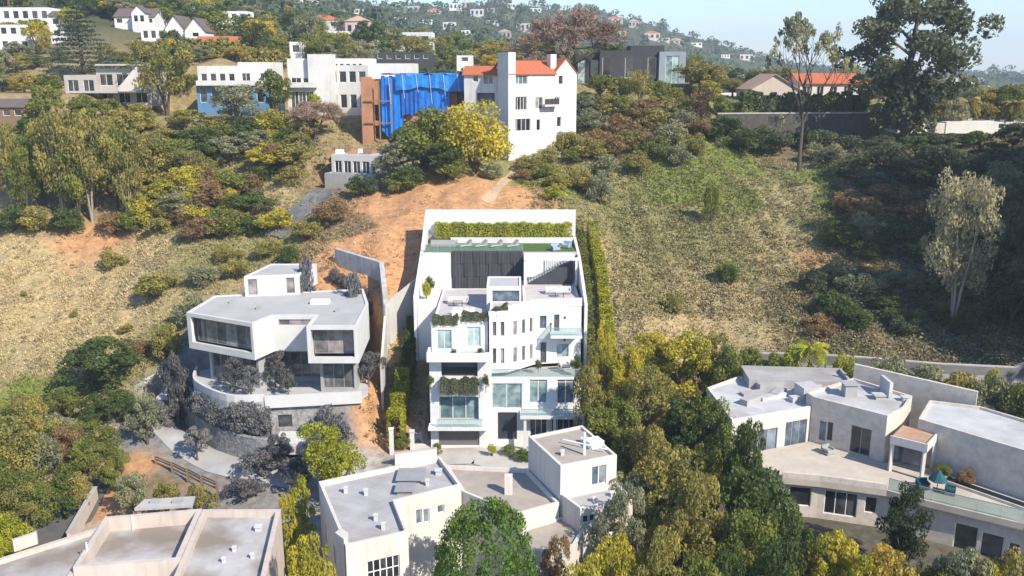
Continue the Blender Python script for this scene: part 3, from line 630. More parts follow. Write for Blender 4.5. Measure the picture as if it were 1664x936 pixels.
# ------------------------------------------------------------------ the grey modern house on the left with curved terraces
G = Thing('modern_house', 'grey flat-roofed modern house with two glazed cantilevered boxes left of the mansion', 'house', (-27, 100, 6.4))
up = [(-37.6, 98.6), (-28.7, 94.1), (-27.3, 97.4), (-22.5, 97.4), (-22.5, 93.05), (-16.9, 93.05), (-17.2, 102.6), (-19, 110), (-36.9, 106.5)]
L0 = math.hypot(8.9, 4.5)
block(G, up, 10.4, 14.7, GREYW, GREYROOF, .12, th=.35, ops={
    0: [op(.6, L0 - .35, 11.2, 14.25, nm=6, glass=GL_G, dep=.9)], 4: [op(.45, 5.15, 11.1, 14.25, nm=3, glass=GL_G, dep=1.4)],
    2: [op(.6, 4.4, 13.5, 14.2, nm=3, glass=GL_G)]}, frame=GFRAME, rname='roof')
mb = MB(); mb.prism(offset_poly(up, .4), 10.2, 10.38); G.add('soffit', mb, GREYM)
lo = [(-35.6, 99.2), (-28.9, 96.0), (-27.6, 98.6), (-22.0, 98.6), (-21.7, 95.0), (-17.6, 95.0), (-17.9, 102), (-19.6, 108.5), (-36, 105)]
block(G, lo, 6.3, 10.19, GREYM, None, ops={0: [op(.4, 7.1, 6.75, 9.9, nm=6, glass=GL_G, dep=.2)], 2: [op(.5, 5.2, 6.75, 9.9, nm=4, glass=GL_G, dep=.2)],
    4: [op(.3, 3.8, 6.75, 9.9, nm=3, glass=GL_G, dep=.2)]}, frame=GFRAME)
# penthouse on the roof
p0, p1, p2, p3 = (-33.0, 106.2), (-26.6, 107.4), (-25.6, 113.5), (-31.6, 113.5)
block(G, [p0, p1, p2, p3], 14.5, 17.2, GREYW, GREYROOF, .15, ops={0: [op(.4, 1.5, 14.8, 16.8, glass=GL_G), op(5.0, 6.0, 14.8, 16.8, glass=GL_G)], 1: [op(1, 2.2, 14.8, 16.6, glass=GL_G)]}, frame=GFRAME, wname='penthouse_wall', rname='penthouse_roof')
for x, y in ((-34, 103), (-30, 100.2), (-20.5, 99)):
    G.box('roof_vent', GREYM, x, x + .5, y, y + .5, 14.585, 14.95)
mb = MB(); mb.box(-24.2, -22, 102.6, 103.8, 14.585, 15.0); G.add('skylight', mb, WFRAME)
# terraces: slabs with curved fronts
def arc(pts, n=5):      # smooth a polyline (Catmull-Rom)
    P = [Vector(p) for p in pts]; out = []
    for i in range(len(P) - 1):
        a, b, c, d = P[max(i - 1, 0)], P[i], P[i + 1], P[min(i + 2, len(P) - 1)]
        for k in range(n):
            t = k / n; out.append(tuple(.5 * ((2 * b) + (c - a) * t + (2 * a - 5 * b + 4 * c - d) * t * t + (3 * b - a - 3 * c + d) * t ** 3)))
    out.append(tuple(P[-1])); return out
te = arc([(-38.2, 101.5), (-36.6, 96.6), (-31.5, 92.0), (-27.3, 91.9)])
G.prism('terrace', CONC if 0 else mat('grey_terrace_paving', (.42, .42, .42), .9, .15, .6, dirt=.3), te + [(-27.3, 99), (-37, 103)], 3, 6.35)
mb = MB(); n_ = len(te)
for a, b in zip(te[:-1], te[1:]): slopewall(mb, a, b, 6.352, 7.15, 7.15, .3)
G.add('terrace_parapet', mb, GREYW)
G.prism('right_terrace', MATS['grey_terrace_paving'], [(-27.2, 92.1), (-17.0, 93.6), (-16.4, 95), (-17, 99), (-27.2, 99)], 5.85, 6.32)
mb = MB(); slopewall(mb, (-27.25, 91.75), (-16.8, 93.3), 5.6, 6.95, 6.95, .35); G.add('terrace_fascia', mb, GREYW)
s0, s1 = (-26.9, 92.3), (-17.2, 93.8)
block(G, [s0, s1, (-17.0, 98.5), (-26.9, 98.5)], 1.4, 5.58, STONEGREY, None, ops={0: lw(s0, s1, (451, 674, 475, 695, dict(glass=GL_D)), (501, 677, 517, 688, dict(glass=GL_D)))}, frame=GFRAME, wname='stone_wall')
G.box('lower_slab', GREYW, -25.9, -22.3, 88.9, 92.25, 1.4, 2.7)
cw = arc([(-38.6, 98.6), (-36.2, 95.4), (-32.6, 91.8), (-28.5, 89.4), (-25.95, 88.8)])
mb = MB()
for a, b in zip(cw[:-1], cw[1:]): slopewall(mb, a, b, -.5, 3.15, 3.15, .5)
G.add('curved_retaining_wall', mb, STONEGREY)
G.prism('planting_bed', BARKG, [(c[0] + .1, c[1] + .3) for c in cw] + [(-27, 92), (-31.3, 92.2), (-36.4, 96.8), (-38.1, 101)], 0, 2.75)
FOOT.append([(-45, 104), (-40, 94), (-32, 87), (-21, 85), (-17, 93), (-17, 110), (-37, 108)])
T = Thing('carport', 'small pale grey carport at the left end of the curved driveway', 'carport', (-40.6, 101.6, .5))
for x, y in ((-42.1, 100.0), (-39.1, 99.6), (-42.1, 103.2), (-39.1, 102.8)): T.box('post', GREYM, x - .12, x + .12, y - .12, y + .12, 0, 3.6)
T.prism('roof', GREYW, [(-42.5, 99.6), (-38.8, 99.2), (-38.8, 103.4), (-42.5, 103.8)], 3.602, 3.9); T.prism('back_wall', GREYM, [(-42.2, 103.4), (-39, 103.0), (-39, 103.2), (-42.2, 103.6)], 0, 3.6)
# concrete retaining wall behind
T = Thing('retaining_wall', 'tall bent concrete retaining wall between the orange earth and the grey house', 'wall', (-20, 112, 12))
for A, B, za, zb in (((-24.2, 118.5), (-17.3, 112.6), 18.2, 17.6), ((-17.25, 112.55), (-15.6, 104.2), 17.6, 13.9)):
    k = 6
    for i in range(k):
        a = tuple(A[j] + (B[j] - A[j]) * (i + .01) / k for j in (0, 1)); b = tuple(A[j] + (B[j] - A[j]) * (i + .99) / k for j in (0, 1))
        mb = MB(); slopewall(mb, a, b, 9, za + (zb - za) * i / k, za + (zb - za) * (i + 1) / k, .6); T.add('panel', mb, mat('cast_concrete', (.42, .42, .42), .9, .2, .6, dirt=.4, streak=.3))
T = Thing('garden_wall', 'low pale stepped wall running from the concrete wall to the mansion', 'wall', (-13.5, 107, 12))
mb = MB(); slopewall(mb, (-15.4, 104.0), (-11.95, 109.5), 8, 14.2, 16.2, .3); T.add('wall', mb, CONCL); mb = MB(); slopewall(mb, (-15.6, 103.9), (-15.3, 97.5), 3, 12.8, 8.6, .3); T.add('lower_wall', mb, CONCL)
# ------------------------------------------------------------------ houses in front
def vent(T, x, y, z, s=.35, h=.4, m=None, name='roof_vent'):
    b = MB(); b.box(x - s / 2, x + s / 2, y - s / 2, y + s / 2, z, z + h); o = T.add(name, b, m or GREYW)
    c = MB(); c.box(x - s * .65, x + s * .65, y - s * .65, y + s * .65, z + h + .002, z + h + .08); T.add('cap', c, m or GREYW, o); return o
F = Thing('flat_roofed_house', 'ivory flat-roofed house in front of the mansion with grey gravel roof and a raised box', 'house', (-4, 69, 0))
fl = [(-12.6, 60.4), (-8.1, 62.5), (-9.7, 67.6), (-4.4, 70.5), (-6.7, 76.3), (-16.9, 71.1)]
block(F, fl, -2, 7, WHITE2, ROOFBLUE, .45, ops={0: lw(fl[0], fl[1], (597, 907, 650, 945, dict(nm=5, nr=2, glass=GL_D))),
    2: lw(fl[2], fl[3], (676, 828, 686, 852, dict(glass=GL_B)), (688, 827, 698, 850, dict(glass=GL_B)), (711, 821, 722, 834, dict(glass=GL_B))),
    5: [op(2, 3, 2.5, 4.2), op(6, 7, 2.5, 4.2)]}, frame=WFRAME)
fm = [(-4.3, 70.4), (.3, 66.8), (4.3, 69.0), (1.5, 75.2), (-6.3, 75.4)]
block(F, [(-4.3, 70.6), (.4, 66.6), (4.0, 68.6), (1.4, 75.1), (-6.2, 76.0)], -2, 6.3, WHITE2, ROOFTAN, .35)
ft = [(4.1, 68.9), (9.1, 71.1), (6.6, 77.7), (1.5, 75.15)]
block(F, ft, -1, 9.5, WHITE2, ROOFTAN, .22, ops={0: lw(ft[0], ft[1], (962, 757, 985, 788, dict(nm=2, glass=GL_B)))})
fr = [(5.6, 66.4), (10.2, 68.2), (9.2, 71.0), (4.2, 68.85)]
block(F, fr, -2, 6.9, WHITE2, ROOFBLUE, .35, ops={0: lw(fr[0], fr[1], (947, 838, 957, 850, dict(glass=GL_D)), (958, 836, 967, 848, dict(glass=GL_D)), (985, 834, 989, 840), (990, 850, 1006, 866))})
fw = [(1.6, 63.2), (5.0, 64.0), (6.0, 66.6), (4.3, 68.8), (.5, 66.5)]
block(F, fw, -2, 4.9, WHITE2, ROOFTAN, .2)
for x, y, s, h in ((-9.0, 72.6, 1.9, .35), (-9.2, 70.0, 1.3, .4), (-6.6, 73.4, .5, .4)): vent(F, x, y, 6.552, s, h, GFRAME if s > 1 else GREYW, 'roof_unit')
for x, y in ((-12.5, 69.4), (-11, 65), (-7.4, 71.2), (-14.3, 69.8), (-10.2, 63.6)): vent(F, x, y, 6.552, .28, .5)
b = MB(); b.box(-.65, .05, 70.6, 71.2, 5.952, 7.7); F.add('chimney', b, WHITE2)
for x, y in ((4.4, 71.5), (6.4, 74.2)): vent(F, x, y, 9.282, .3, .4)
b = MB(); b.tube([(6.3, 71.6, 9.285), (6.3, 71.6, 11.4)], [.12, .12]); b.tube([(4.6, 73.9, 9.7), (8.3, 71.8, 9.7)], [.08, .08]); F.add('flue_pipe', b, WFRAME)
b = MB(); b.prism([(6.9, 72.6), (8.2, 73.2), (7.7, 74.3), (6.4, 73.7)], 9.282, 9.9); F.add('roof_unit', b, WFRAME)
for x, y in ((7, 68.2), (8.6, 69.2)): vent(F, x, y, 6.552, .35, .35)
b = MB(); b.prism([(-13.6, 61.6), (-12.75, 60.6), (-12.6, 61.6), (-13.3, 62.3)], -1, 7.4); F.add('chimney', b, WHITE2)
T = Thing('patio_umbrella', 'folded beige patio umbrella before the ivory house front', 'umbrella', (-10.5, 58.9, 0))
b = MB(); b.tube([(-10.5, 58.9, -1.2), (-10.5, 58.9, 2.4)], [.04, .04]); T.add('pole', b, DARKFR); b = MB(); b.tube([(-10.5, 58.9, .5), (-10.5, 58.9, .9), (-10.5, 58.9, 2.55)], [.1, .42, .03], 8); T.add('canopy', b, CUSH)

B_ = Thing('flat_roofed_house', 'blush flat-roofed house in the bottom left corner with tall parapets and stained roof', 'house', (-27, 58, 0))
k1 = [(-32.5, 58.7), (-24.95, 59.7), (-26.0, 67.7), (-33.5, 66.3)]
block(B_, k1, -2, 6.2, PINKISH, ROOFSTAIN, 1.15, th=.4)
k2 = [(-24.0, 53), (-17.4, 54), (-19.4, 67.75), (-25.95, 67.75), (-24.9, 59.6)]
block(B_, k2, -2, 6.1, PINKISH, ROOFSTAIN, .55, th=.4)
k3 = [(-42, 50), (-31.5, 52), (-32.55, 58.6), (-33.6, 65.9), (-39.3, 60.9), (-43, 58)]
block(B_, k3, -2, 5.6, PINKISH, ROOFSTAIN, .35, th=.4)
k4 = [(-31.4, 51), (-24.1, 52), (-25.0, 59.6), (-32.4, 58.6)]
block(B_, k4, -2, 4.7, PINKISH, ROOFWHITE, .15, th=.3)
for x, y in ((-20.6, 65.2), (-38.2, 56.6)): vent(B_, x, y, 5.52 if x > -30 else 5.22, .45, .4)
for x, y in ((-21.6, 62), (-21.9, 60.4), (-19.9, 61)): vent(B_, x, y, 5.552, .25, .35)
b = MB(); b.tube([(-31.3, 66.2, 4.6), (-31.3, 66.3, 6.3)], [.06, .06]); b.tube([(-32.6, 61, 5.1), (-32.5, 61, 6.9)], [.06, .06]); B_.add('vent_pipe', b, WFRAME)
b = MB(); b.prism([(-38.6, 61.8), (-37.4, 63), (-37.5, 63.3), (-38.8, 62)], 5.602, 6.6); B_.add('chimney', b, PINKISH)
T = Thing('roof_canopy', 'flat grey equipment canopy behind the parapet of the blush house', 'canopy', (-29.5, 69.5, 0))
T.prism('roof', CONC, [(-32.0, 68.4), (-27.3, 69.0), (-27.6, 70.6), (-31.8, 70.0)], 5.6, 5.85)
for x, y in ((-31.7, 68.7), (-27.7, 69.2), (-27.9, 70.3), (-31.4, 69.8)): T.box('post', GFRAME, x - .08, x + .08, y - .08, y + .08, -.5, 5.598)
for i in range(2): T.box('air_unit', GREYM, -31.0 + i * 1.9, -30.2 + i * 1.9, 69.2, 69.7, 5.852, 6.1)
T = Thing('verge_wall', 'low pink wall along the asphalt access road at lower left', 'wall', (-40.5, 76, 0)); mb = MB(); slopewall(mb, (-40.2, 73), (-41.9, 82), -1, 1.0, 1.0, .35); T.add('wall', mb, PINKISH); mb = MB(); slopewall(mb, (-40.15, 72.95), (-41.85, 82.05), 1.002, 1.08, 1.08, .45); T.add('coping', mb, CONC)
T = Thing('timber_fence', 'weathered timber rail fence below the curved driveway', 'fence', (-34, 85, 0))
fp = [(-38.5, 88.5), (-36.2, 87), (-34, 85.4), (-32, 83.9), (-30, 82.6)]
for p in fp: T.box('post', PLANK, p[0] - .1, p[0] + .1, p[1] - .1, p[1] + .1, 0, 1.4)
for a, b_ in zip(fp[:-1], fp[1:]):
    for z in (.5, .9, 1.2):
        mb = MB(); slopewall(mb, (a[0] + .11, a[1]), (b_[0] - .11, b_[1]), z, z + .16, z + .16, .06); T.add('rail', mb, PLANK)

# ------------------------------------------------------------------ the stone house at the right
S = Thing('stone_house', 'beige stone house with white roofs and broad terrace at lower right', 'house', (34, 78, 2))
w0, w1 = (21.5, 80.9), (30.4, 84.5)
block(S, [w0, w1, (36.0, 92.5), (25.2, 93.6), (21, 90)], 1, 8.7, WHITE2, ROOFWHITE, .25, ops={0: lw(w0, w1, (1202, 700, 1262, 741, dict(nm=4, glass=GL_B)), (1276, 684, 1310, 724, dict(nm=3, glass=GL_B)))}, frame=GFRAME)
block(S, [(25.6, 90.4), (36.4, 89.4), (36.8, 94), (25.8, 95)], 1, 9.5, GREYM, ROOFBLUE, .4)
m0, m1, m2 = (30.5, 84.3), (35.9, 79.3), (38.6, 81.6)
block(S, [(30.2, 85.6), m0, m1, m2, (40.6, 84.6), (36.6, 90)], 1, 9.8, BEIGE, ROOFWHITE, .3, ops={
    1: lw(m0, m1, (1331, 684, 1342, 716, dict(glass=GL_B)), (1344, 686, 1353, 716, dict(kind='door')), (1381, 694, 1415, 739, dict(nm=2, glass=GL_D)))}, frame=GFRAME)
r0, r1 = (38.9, 79.3), (52.6, 63.0)
block(S, [r0, r1, (58, 67), (46.5, 82.5), (42.2, 84.2)], 1, 9.5, BEIGE, ROOFWHITE, .25, ops={0: []})
mb = MB(); slopewall(mb, (37, 91), (46.6, 83.6), 1, 11.0, 10.6, .35); S.add('back_parapet', mb, BEIGE)
for x, y, s, h in ((34.5, 85.5, 1.2, 1.3), (37.2, 84.6, .9, .4), (39.6, 84.0, .6, .4)): vent(S, x, y, 9.502, s, h, ROOFWHITE if s < 1 else GREYM, 'roof_unit')
mb = MB(); mb.box(38.2, 38.55, 84.6, 87, 9.502, 11.2); S.add('chimney', mb, ROOFWHITE)
for i, (x, y, l, a) in enumerate(((24.4, 87.8, 3.2, .3), (26.0, 86.4, 3.4, .5), (27.8, 87.4, 2.6, .9), (29.0, 86.0, 2.2, .2), (24.0, 85.0, 2.6, .7), (31, 88.6, 2.4, .4), (26.5, 89.3, 2.8, .2))):
    d = (math.cos(a), math.sin(a)); mb = MB(); mb.obox((x, y), d, (-d[1], d[0]), 0, l, 0, .9, 8.452, 8.75 + .08 * i); S.add('roof_duct', mb, ROOFWHITE if i % 2 else ROOFBLUE)
mb = MB(); mb.obox((30.2, 86.4), (.97, .2), (-.2, .97), 0, 2.0, 0, 2.0, 8.452, 9.9); S.add('roof_plant_room', mb, ROOFWHITE)
# terrace with a lower storey under it
tp = [(23.5, 77.5), (25.2, 75.9), (28.5, 75.2), (33.9, 73.4), (35.4, 72.2), (43.0, 67.2), (49.5, 60.0), (52.4, 62.8), (38.8, 79.1), (35.85, 79.2), (30.4, 84.2), (21.6, 80.6)]
FOOT.append(tp)
PAV = mat('beige_terrace_paving', (.47, .42, .36), .9, .16, .6, dirt=.25)
S.prism('terrace', PAV, tp, 4.4, 5.0)
mb = MB(); 
for a, b in zip(tp[1:3], tp[2:4]): slopewall(mb, a, b, 5.002, 5.55, 5.55, .3)
S.add('terrace_parapet', mb, BEIGE)
lo2 = [(25.0, 76.4), (28.6, 75.7), (34.2, 73.8), (35.8, 72.6), (43.2, 67.6), (49.6, 60.6), (52, 64), (38, 78), (26, 80)]
block(S, lo2, -3, 4.39, BEIGE, None, ops={0: lw(lo2[0], lo2[1], (1282, 792, 1318, 822, dict(nm=1, glass=GL_D))), 1: lw(lo2[1], lo2[2], (1339, 800, 1393, 838, dict(nm=3, glass=GL_D)), (1405, 808, 1425, 834, dict(glass=GL_D))),
    3: lw(lo2[3], lo2[4], (1549, 853, 1588, 900, dict(glass=GL_D)), (1592, 868, 1630, 915, dict(glass=GL_D)), (1636, 884, 1668, 930, dict(glass=GL_D)))}, foot=False)
railing(S, [(35.5, 72.35), (43.0, 67.4), (49.4, 60.4)], 5.0, 1.1, step=1.8)
railing(S, [(34.1, 73.5), (35.4, 72.4)], 5.0, 1.1)
# portico with columns and flat canopy
pz = 8.1
mb = MB(); mb.prism([(35.6, 77.4), (38.0, 75.4), (40.2, 78.0), (37.9, 80.2)], pz, pz + .35); S.add('portico_roof', mb, mat('warm_timber_roof', (.42, .27, .18), .8, .25, 1, dirt=.3))
mb = MB(); slopewall(mb, (35.5, 77.35), (38.05, 75.25), pz - .3, pz + .5, pz + .5, .15); slopewall(mb, (38.07, 75.3), (40.3, 78.0), pz - .3, pz + .5, pz + .5, .15); S.add('portico_fascia', mb, WHITE2)
for x, y in ((35.8, 77.4), (38.0, 75.6), (39.9, 77.8)): S.box('column', WHITE2, x - .14, x + .14, y - .14, y + .14, 5.0, pz - .01)
mb = MB(); d = Vector((2.0, -1.75)).normalized(); mb.obox((36.6, 78.6), d, (-d[1], d[0]), 0, 2.9, 0, .08, 5.05, pz - .05); S.add('glass_wall', mb, GL_B)
mb = MB(); d = Vector((5.9, -7.2)).normalized(); mb.obox((40.6, 76.0), d, (-d[1], d[0]), 0, 14, -1.3, -.1, 5.002, 5.25); S.add('pool_kerb', mb, BEIGE)
mb = MB(); mb.obox((40.75, 75.8), d, (-d[1], d[0]), 0, 13.6, -1.15, -.25, 5.1, 5.254); S.add('pool_water', mb, WATER)
T = Thing('patio_umbrella', 'teal patio umbrella on the terrace of the stone house', 'umbrella', (37.6, 71.9, 5.0))
ux, uy = XZ(1523, 5.5, 73.2), 73.2
T.o.location = (ux, uy, 5.0); T.org = (ux, uy, 5.0)
b = MB(); b.tube([(ux, uy, 5), (ux, uy, 7.0)], [.04, .04]); T.add('pole', b, DARKFR); b = MB(); b.tube([(ux, uy, 5.0), (ux, uy, 5.1)], [.35, .3], 10); T.add('base', b, DARKFR)
b = MB(); b.tube([(ux, uy, 6.1), (ux, uy, 6.15), (ux, uy, 7.1)], [.85, .8, .04], 8); T.add('canopy', b, TEALCL)
for i, (dx, dy) in enumerate(((-1.0, .6), (1.0, -.5))):
    sofa(0, ux + dx, uy + dy, 5.0, 1.0, 'dark teal chair under the patio umbrella, ' + ('left one' if i == 0 else 'right one'), TEALCL, R(60 * i), 'chairs under the teal umbrella', 'garden_chair')
sofa(0, XZ(1345, 5, 81.2), 81.2, 5.0, 1.0, 'grey chair on the terrace by the stone house door', GREYM, R(30), None, 'garden_chair')
T = Thing('boundary_wall', 'long grey stone wall behind the hedge above the stone house', 'wall', (50, 97, 5))
wp = [(26, 103.5), (34, 102.5), (42, 100), (50, 98), (58, 97), (70, 96)]
for i, (a, b_) in enumerate(zip(wp[:-1], wp[1:])):
    mb = MB(); za, zb = float(hz(*a)), float(hz(*b_)); slopewall(mb, a, b_, min(za, zb) - 1, za + 2.0, zb + 2.0, .4); T.add('wall', mb, CONC)
    mb = MB(); L = math.hypot(b_[0]-a[0], b_[1]-a[1]); slopewall(mb, a, b_, min(za, zb) + 1, za + 2.1, zb + 2.1, .5); T.add('coping', mb, CONC)
# ------------------------------------------------------------------ houses along the ridge
def winrow(L, n, z0, z1, w=1.2, m0=.8, glass=None, nm=2):
    out = []
    for i in range(n):
        c = m0 + w / 2 + (L - 2 * m0 - w) * (i / max(1, n - 1) if n > 1 else .5); k = op(c - w / 2, c + w / 2, z0, z1, nm=nm)
        if glass: k['glass'] = glass
        out.append(k)
    return out
def gable(T, P, z0, h, m, wall, over=.4, name='roof', axis=0):
    """gable roof over a quad P (CCW); ridge parallel to edge 0 (axis 0) or edge 1; slabs have thickness, gables are walls"""
    P = [Vector((*p, 0)) for p in P]
    if axis: P = P[1:] + P[:1]
    a, b, c, d = P; r0 = (a + d) / 2; r1 = (b + c) / 2; e = (b - a).normalized() * over
    r0z, r1z = r0 + Vector((0, 0, z0 + h)), r1 + Vector((0, 0, z0 + h))
    mb = MB()
    for p, q in ((a, b), (d, c)):
        o = ((p - r0).normalized()) * over; dz = h * over / (p - r0).length
        lo0 = p + o - e + Vector((0, 0, z0 - dz)); lo1 = q + o + e + Vector((0, 0, z0 - dz)); hi0 = r0z - e; hi1 = r1z + e; t = Vector((0, 0, .16))
        A = [lo0, lo1, hi1, hi0]; Bv = [x + t for x in A]
        mb.poly([tuple(x) for x in A]); mb.poly([tuple(x) for x in Bv])
        for i in range(4): mb.quad(*[tuple(x) for x in (A[i], A[(i + 1) % 4], Bv[(i + 1) % 4], Bv[i])])
    ro = T.add(name, mb, m)
    for p, q, r, s in ((a, d, r0z, 1), (b, c, r1z, -1)):
        g_ = MB(); n = e.normalized() * .2 * s; t3 = [Vector((p.x, p.y, z0 + .002)), Vector((q.x, q.y, z0 + .002)), Vector((r.x, r.y, r.z - .03))]; i3 = [v + n for v in t3]
        g_.poly([tuple(v) for v in t3]); g_.poly([tuple(v) for v in i3])
        for i in range(3): g_.quad(*[tuple(v) for v in (t3[i], t3[(i + 1) % 3], i3[(i + 1) % 3], i3[i])])
        T.add('gable_wall', g_, wall)
    return ro
def hip(T, P, z0, h, m, over=.5, k=.35, name='roof'):
    c = Vector((sum(p[0] for p in P) / 4, sum(p[1] for p in P) / 4)); O = [c + (Vector(p) - c) * (1 + over / ((Vector(p) - c).length)) for p in P]
    L0, L1 = (O[1] - O[0]).length, (O[2] - O[1]).length
    mA, mB = (O[0] + O[3]) / 2, (O[1] + O[2]) / 2
    if L1 > L0: O = O[1:] + O[:1]; mA, mB = (O[0] + O[3]) / 2, (O[1] + O[2]) / 2
    r0 = mA + (mB - mA) * k; r1 = mB + (mA - mB) * k
    b = MB(); o = [(p.x, p.y, z0) for p in O]; a0 = (r0.x, r0.y, z0 + h); a1 = (r1.x, r1.y, z0 + h)
    b.quad(o[0], o[1], a1, a0); b.quad(o[2], o[3], a0, a1); b.poly([o[1], o[2], a1]); b.poly([o[3], o[0], a0]); b.quad(*o[::-1]); return T.add(name, b, m)

# tall white villa with red roofs
V_ = Thing('hilltop_villa', 'tall white villa with red tile roof and chimney tower on the ridge', 'house', (3, 156, 26.5))
q0, q1 = (-.4, 150.2), (7.2, 154.6)
block(V_, [q0, q1, (4.2, 163), (-3.6, 158.6)], 24, 41.2, OFFW, None, ops={0: lw(q0, q1, (836, 123, 857, 137, dict(nm=3, glass=GL_B)), (836, 157, 856, 179, dict(nm=4, glass=GL_D)), (833, 193, 862, 213, dict(nm=4, glass=GL_D)), (827, 229, 834, 238, dict(glass=GL_B)), (870, 158, 882, 177, dict(nm=2, glass=GL_G)), (872, 194, 878, 212, dict(glass=GL_D)))})
gable(V_, [q0, q1, (4.2, 163), (-3.6, 158.6)], 41.2, 2.0, REDTILE, OFFW, .35)
block(V_, [(7.22, 154.7), (11.2, 157.3), (8.6, 164), (4.3, 162.9)], 25, 41.2, OFFW, None, ops={0: lw((7.22, 154.7), (11.2, 157.3), (896, 125, 902, 138, dict(glass=GL_D)), (908, 123, 915, 137, dict(glass=GL_D)), (905, 190, 912, 206, dict(glass=GL_D)), (899, 158, 909, 174, dict(glass=GL_G, nm=2)))})
gable(V_, [(7.22, 154.7), (11.2, 157.3), (8.6, 164), (4.3, 162.9)], 41.2, 2.4, REDTILE, OFFW, .15, axis=1)
block(V_, [(-2.4, 152.6), (-.6, 149.7), (.6, 150.45), (-1.2, 153.3)], 24, 44.6, OFFW, OFFW, .3, wname='chimney_tower', rname='tower_top')
V_.prism('chimney', OFFW, [(6.6, 156), (7.6, 156.5), (7.0, 157.6), (6.0, 157.1)], 40, 44.4)
block(V_, [(-8.2, 155.6), (-2.2, 154.0), (-1.6, 160), (-7.6, 161.5)], 28, 41.0, OFFW, None, ops={0: lw((-8.2, 155.6), (-2.2, 154.0), (768, 123, 777, 133, dict(glass=GL_B)), (785, 123, 801, 137, dict(nm=2, glass=GL_B)), (775, 151, 804, 172, dict(kind='loggia', depth=1.5)))})
gable(V_, [(-8.2, 155.6), (-2.2, 154.0), (-1.6, 160), (-7.6, 161.5)], 41.0, 1.3, REDTILE, OFFW, .3)
b = MB(); b.obox((5.0, 153.2), (.865, .5), (.5, -.865), 0, 2.9, 0, 1.1, 35.8, 36.1); V_.add('balcony', b, OFFW)
railing(V_, [(5.55, 152.25), (8.0, 153.7)], 36.1, .95, DARKFR, DARKFR, .9)
# tarpaulined building site
B2 = Thing('building_under_construction', 'half-built terracotta building wrapped in bright blue tarpaulin on the ridge', 'building', (-22, 161, 29))
x0, x1 = XZ(597, 36, 160), XZ(700, 36, 160)
block(B2, [(x0, 160), (x1, 160), (x1 + .5, 168), (x0, 168)], 27, 40.2, TERRA, None, ops={0: [op(1.2, 3.6, 29.5, 32.2, 'loggia', depth=2), op(1.2, 3.6, 33, 35.8, 'loggia', depth=2), op(8, 9.6, 35.6, 38, 'loggia', depth=2), op(5.0, 7.0, 30, 33, 'loggia', depth=2)]})
rr = np.random.RandomState(5)
def sheet(xa, xb, ztop, za, zb, y0, m, nx=16, nz=10, fold=.16):     # hanging tarpaulin sheet, hem height za at its left and zb at its right end
    b = MB(); ph = rr.rand(nx) * .12; g_ = []
    for j in range(nz + 1):
        row = []
        for i in range(nx + 1):
            f = i / nx; k = j / nz; zl = za + (zb - za) * f + .35 * math.sin(f * 9 + xa); row.append((xa + (xb - xa) * f, y0 - fold * (math.sin(i * 1.9 + xa) * .5 + .5) * (.4 + k) - ph[i % nx], ztop + .12 * math.sin(i * 1.1) + (zl - ztop) * k))
        g_.append(row)
    for j in range(nz):
        for i in range(nx): b.quad(g_[j][i], g_[j][i + 1], g_[j + 1][i + 1], g_[j + 1][i])
    return B2.add('tarpaulin', b, m)
TARP2 = mat('azure_tarpaulin', (.015, .19, .58), .45, .4, .8, bump=.5, bscale=2.5, spec=.4); TARP3 = mat('navy_tarpaulin', (.008, .10, .42), .45, .4, .8, bump=.5, bscale=2.5, spec=.4)  # tarpaulin sheets in azure and navy tints
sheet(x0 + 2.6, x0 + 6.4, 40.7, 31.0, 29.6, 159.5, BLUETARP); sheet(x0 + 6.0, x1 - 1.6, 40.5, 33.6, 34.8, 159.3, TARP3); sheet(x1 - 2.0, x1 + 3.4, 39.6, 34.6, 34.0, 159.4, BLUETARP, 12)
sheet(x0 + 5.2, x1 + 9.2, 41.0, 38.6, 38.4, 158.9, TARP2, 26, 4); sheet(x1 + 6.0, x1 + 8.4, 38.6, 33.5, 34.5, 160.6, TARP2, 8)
b = MB(); gx = np.linspace(x0 + 2.4, x1 + 9, 20); gy = np.linspace(158.95, 168, 8)
zz_ = 40.9 + rr.rand(8, 20) * .35
for j in range(7):
    for i in range(19): b.quad((gx[i], gy[j], zz_[j][i]), (gx[i + 1], gy[j], zz_[j][i + 1]), (gx[i + 1], gy[j + 1], zz_[j + 1][i + 1]), (gx[i], gy[j + 1], zz_[j + 1][i]))
B2.add('roof_tarpaulin', b, TARP2)
for i in range(6): u_ = x0 + 4 + i * 2.4; b = MB(); b.tube([(u_, 158.7, 41.1), (u_ + .4, 158.5, 36 + i % 3)], [.03, .03], 4); B2.add('rope', b, WFRAME)
B2.box('corner_pier', TERRA, x0 - .9, x0 + 1.0, 158.9, 159.9, 27, 40.6)
block(B2, [(x1 + .6, 161), (x1 + 8, 161), (x1 + 8, 168), (x1 + .6, 168)], 30, 39.4, TERRA, None, ops={0: [op(1, 2.6, 35, 37.6, 'loggia', depth=1.5), op(4, 6, 35, 38, 'loggia', depth=1.5)]})
for z in (32.6, 36.4): B2.box('scaffold_beam', PLANK, x0 - .4, x0 + 4.5, 158.6, 158.85, z, z + .2)
for x in (x0 + 2.2, x0 + 4.3): B2.box('scaffold_post', PLANK, x, x + .2, 158.62, 158.83, 26, 40)
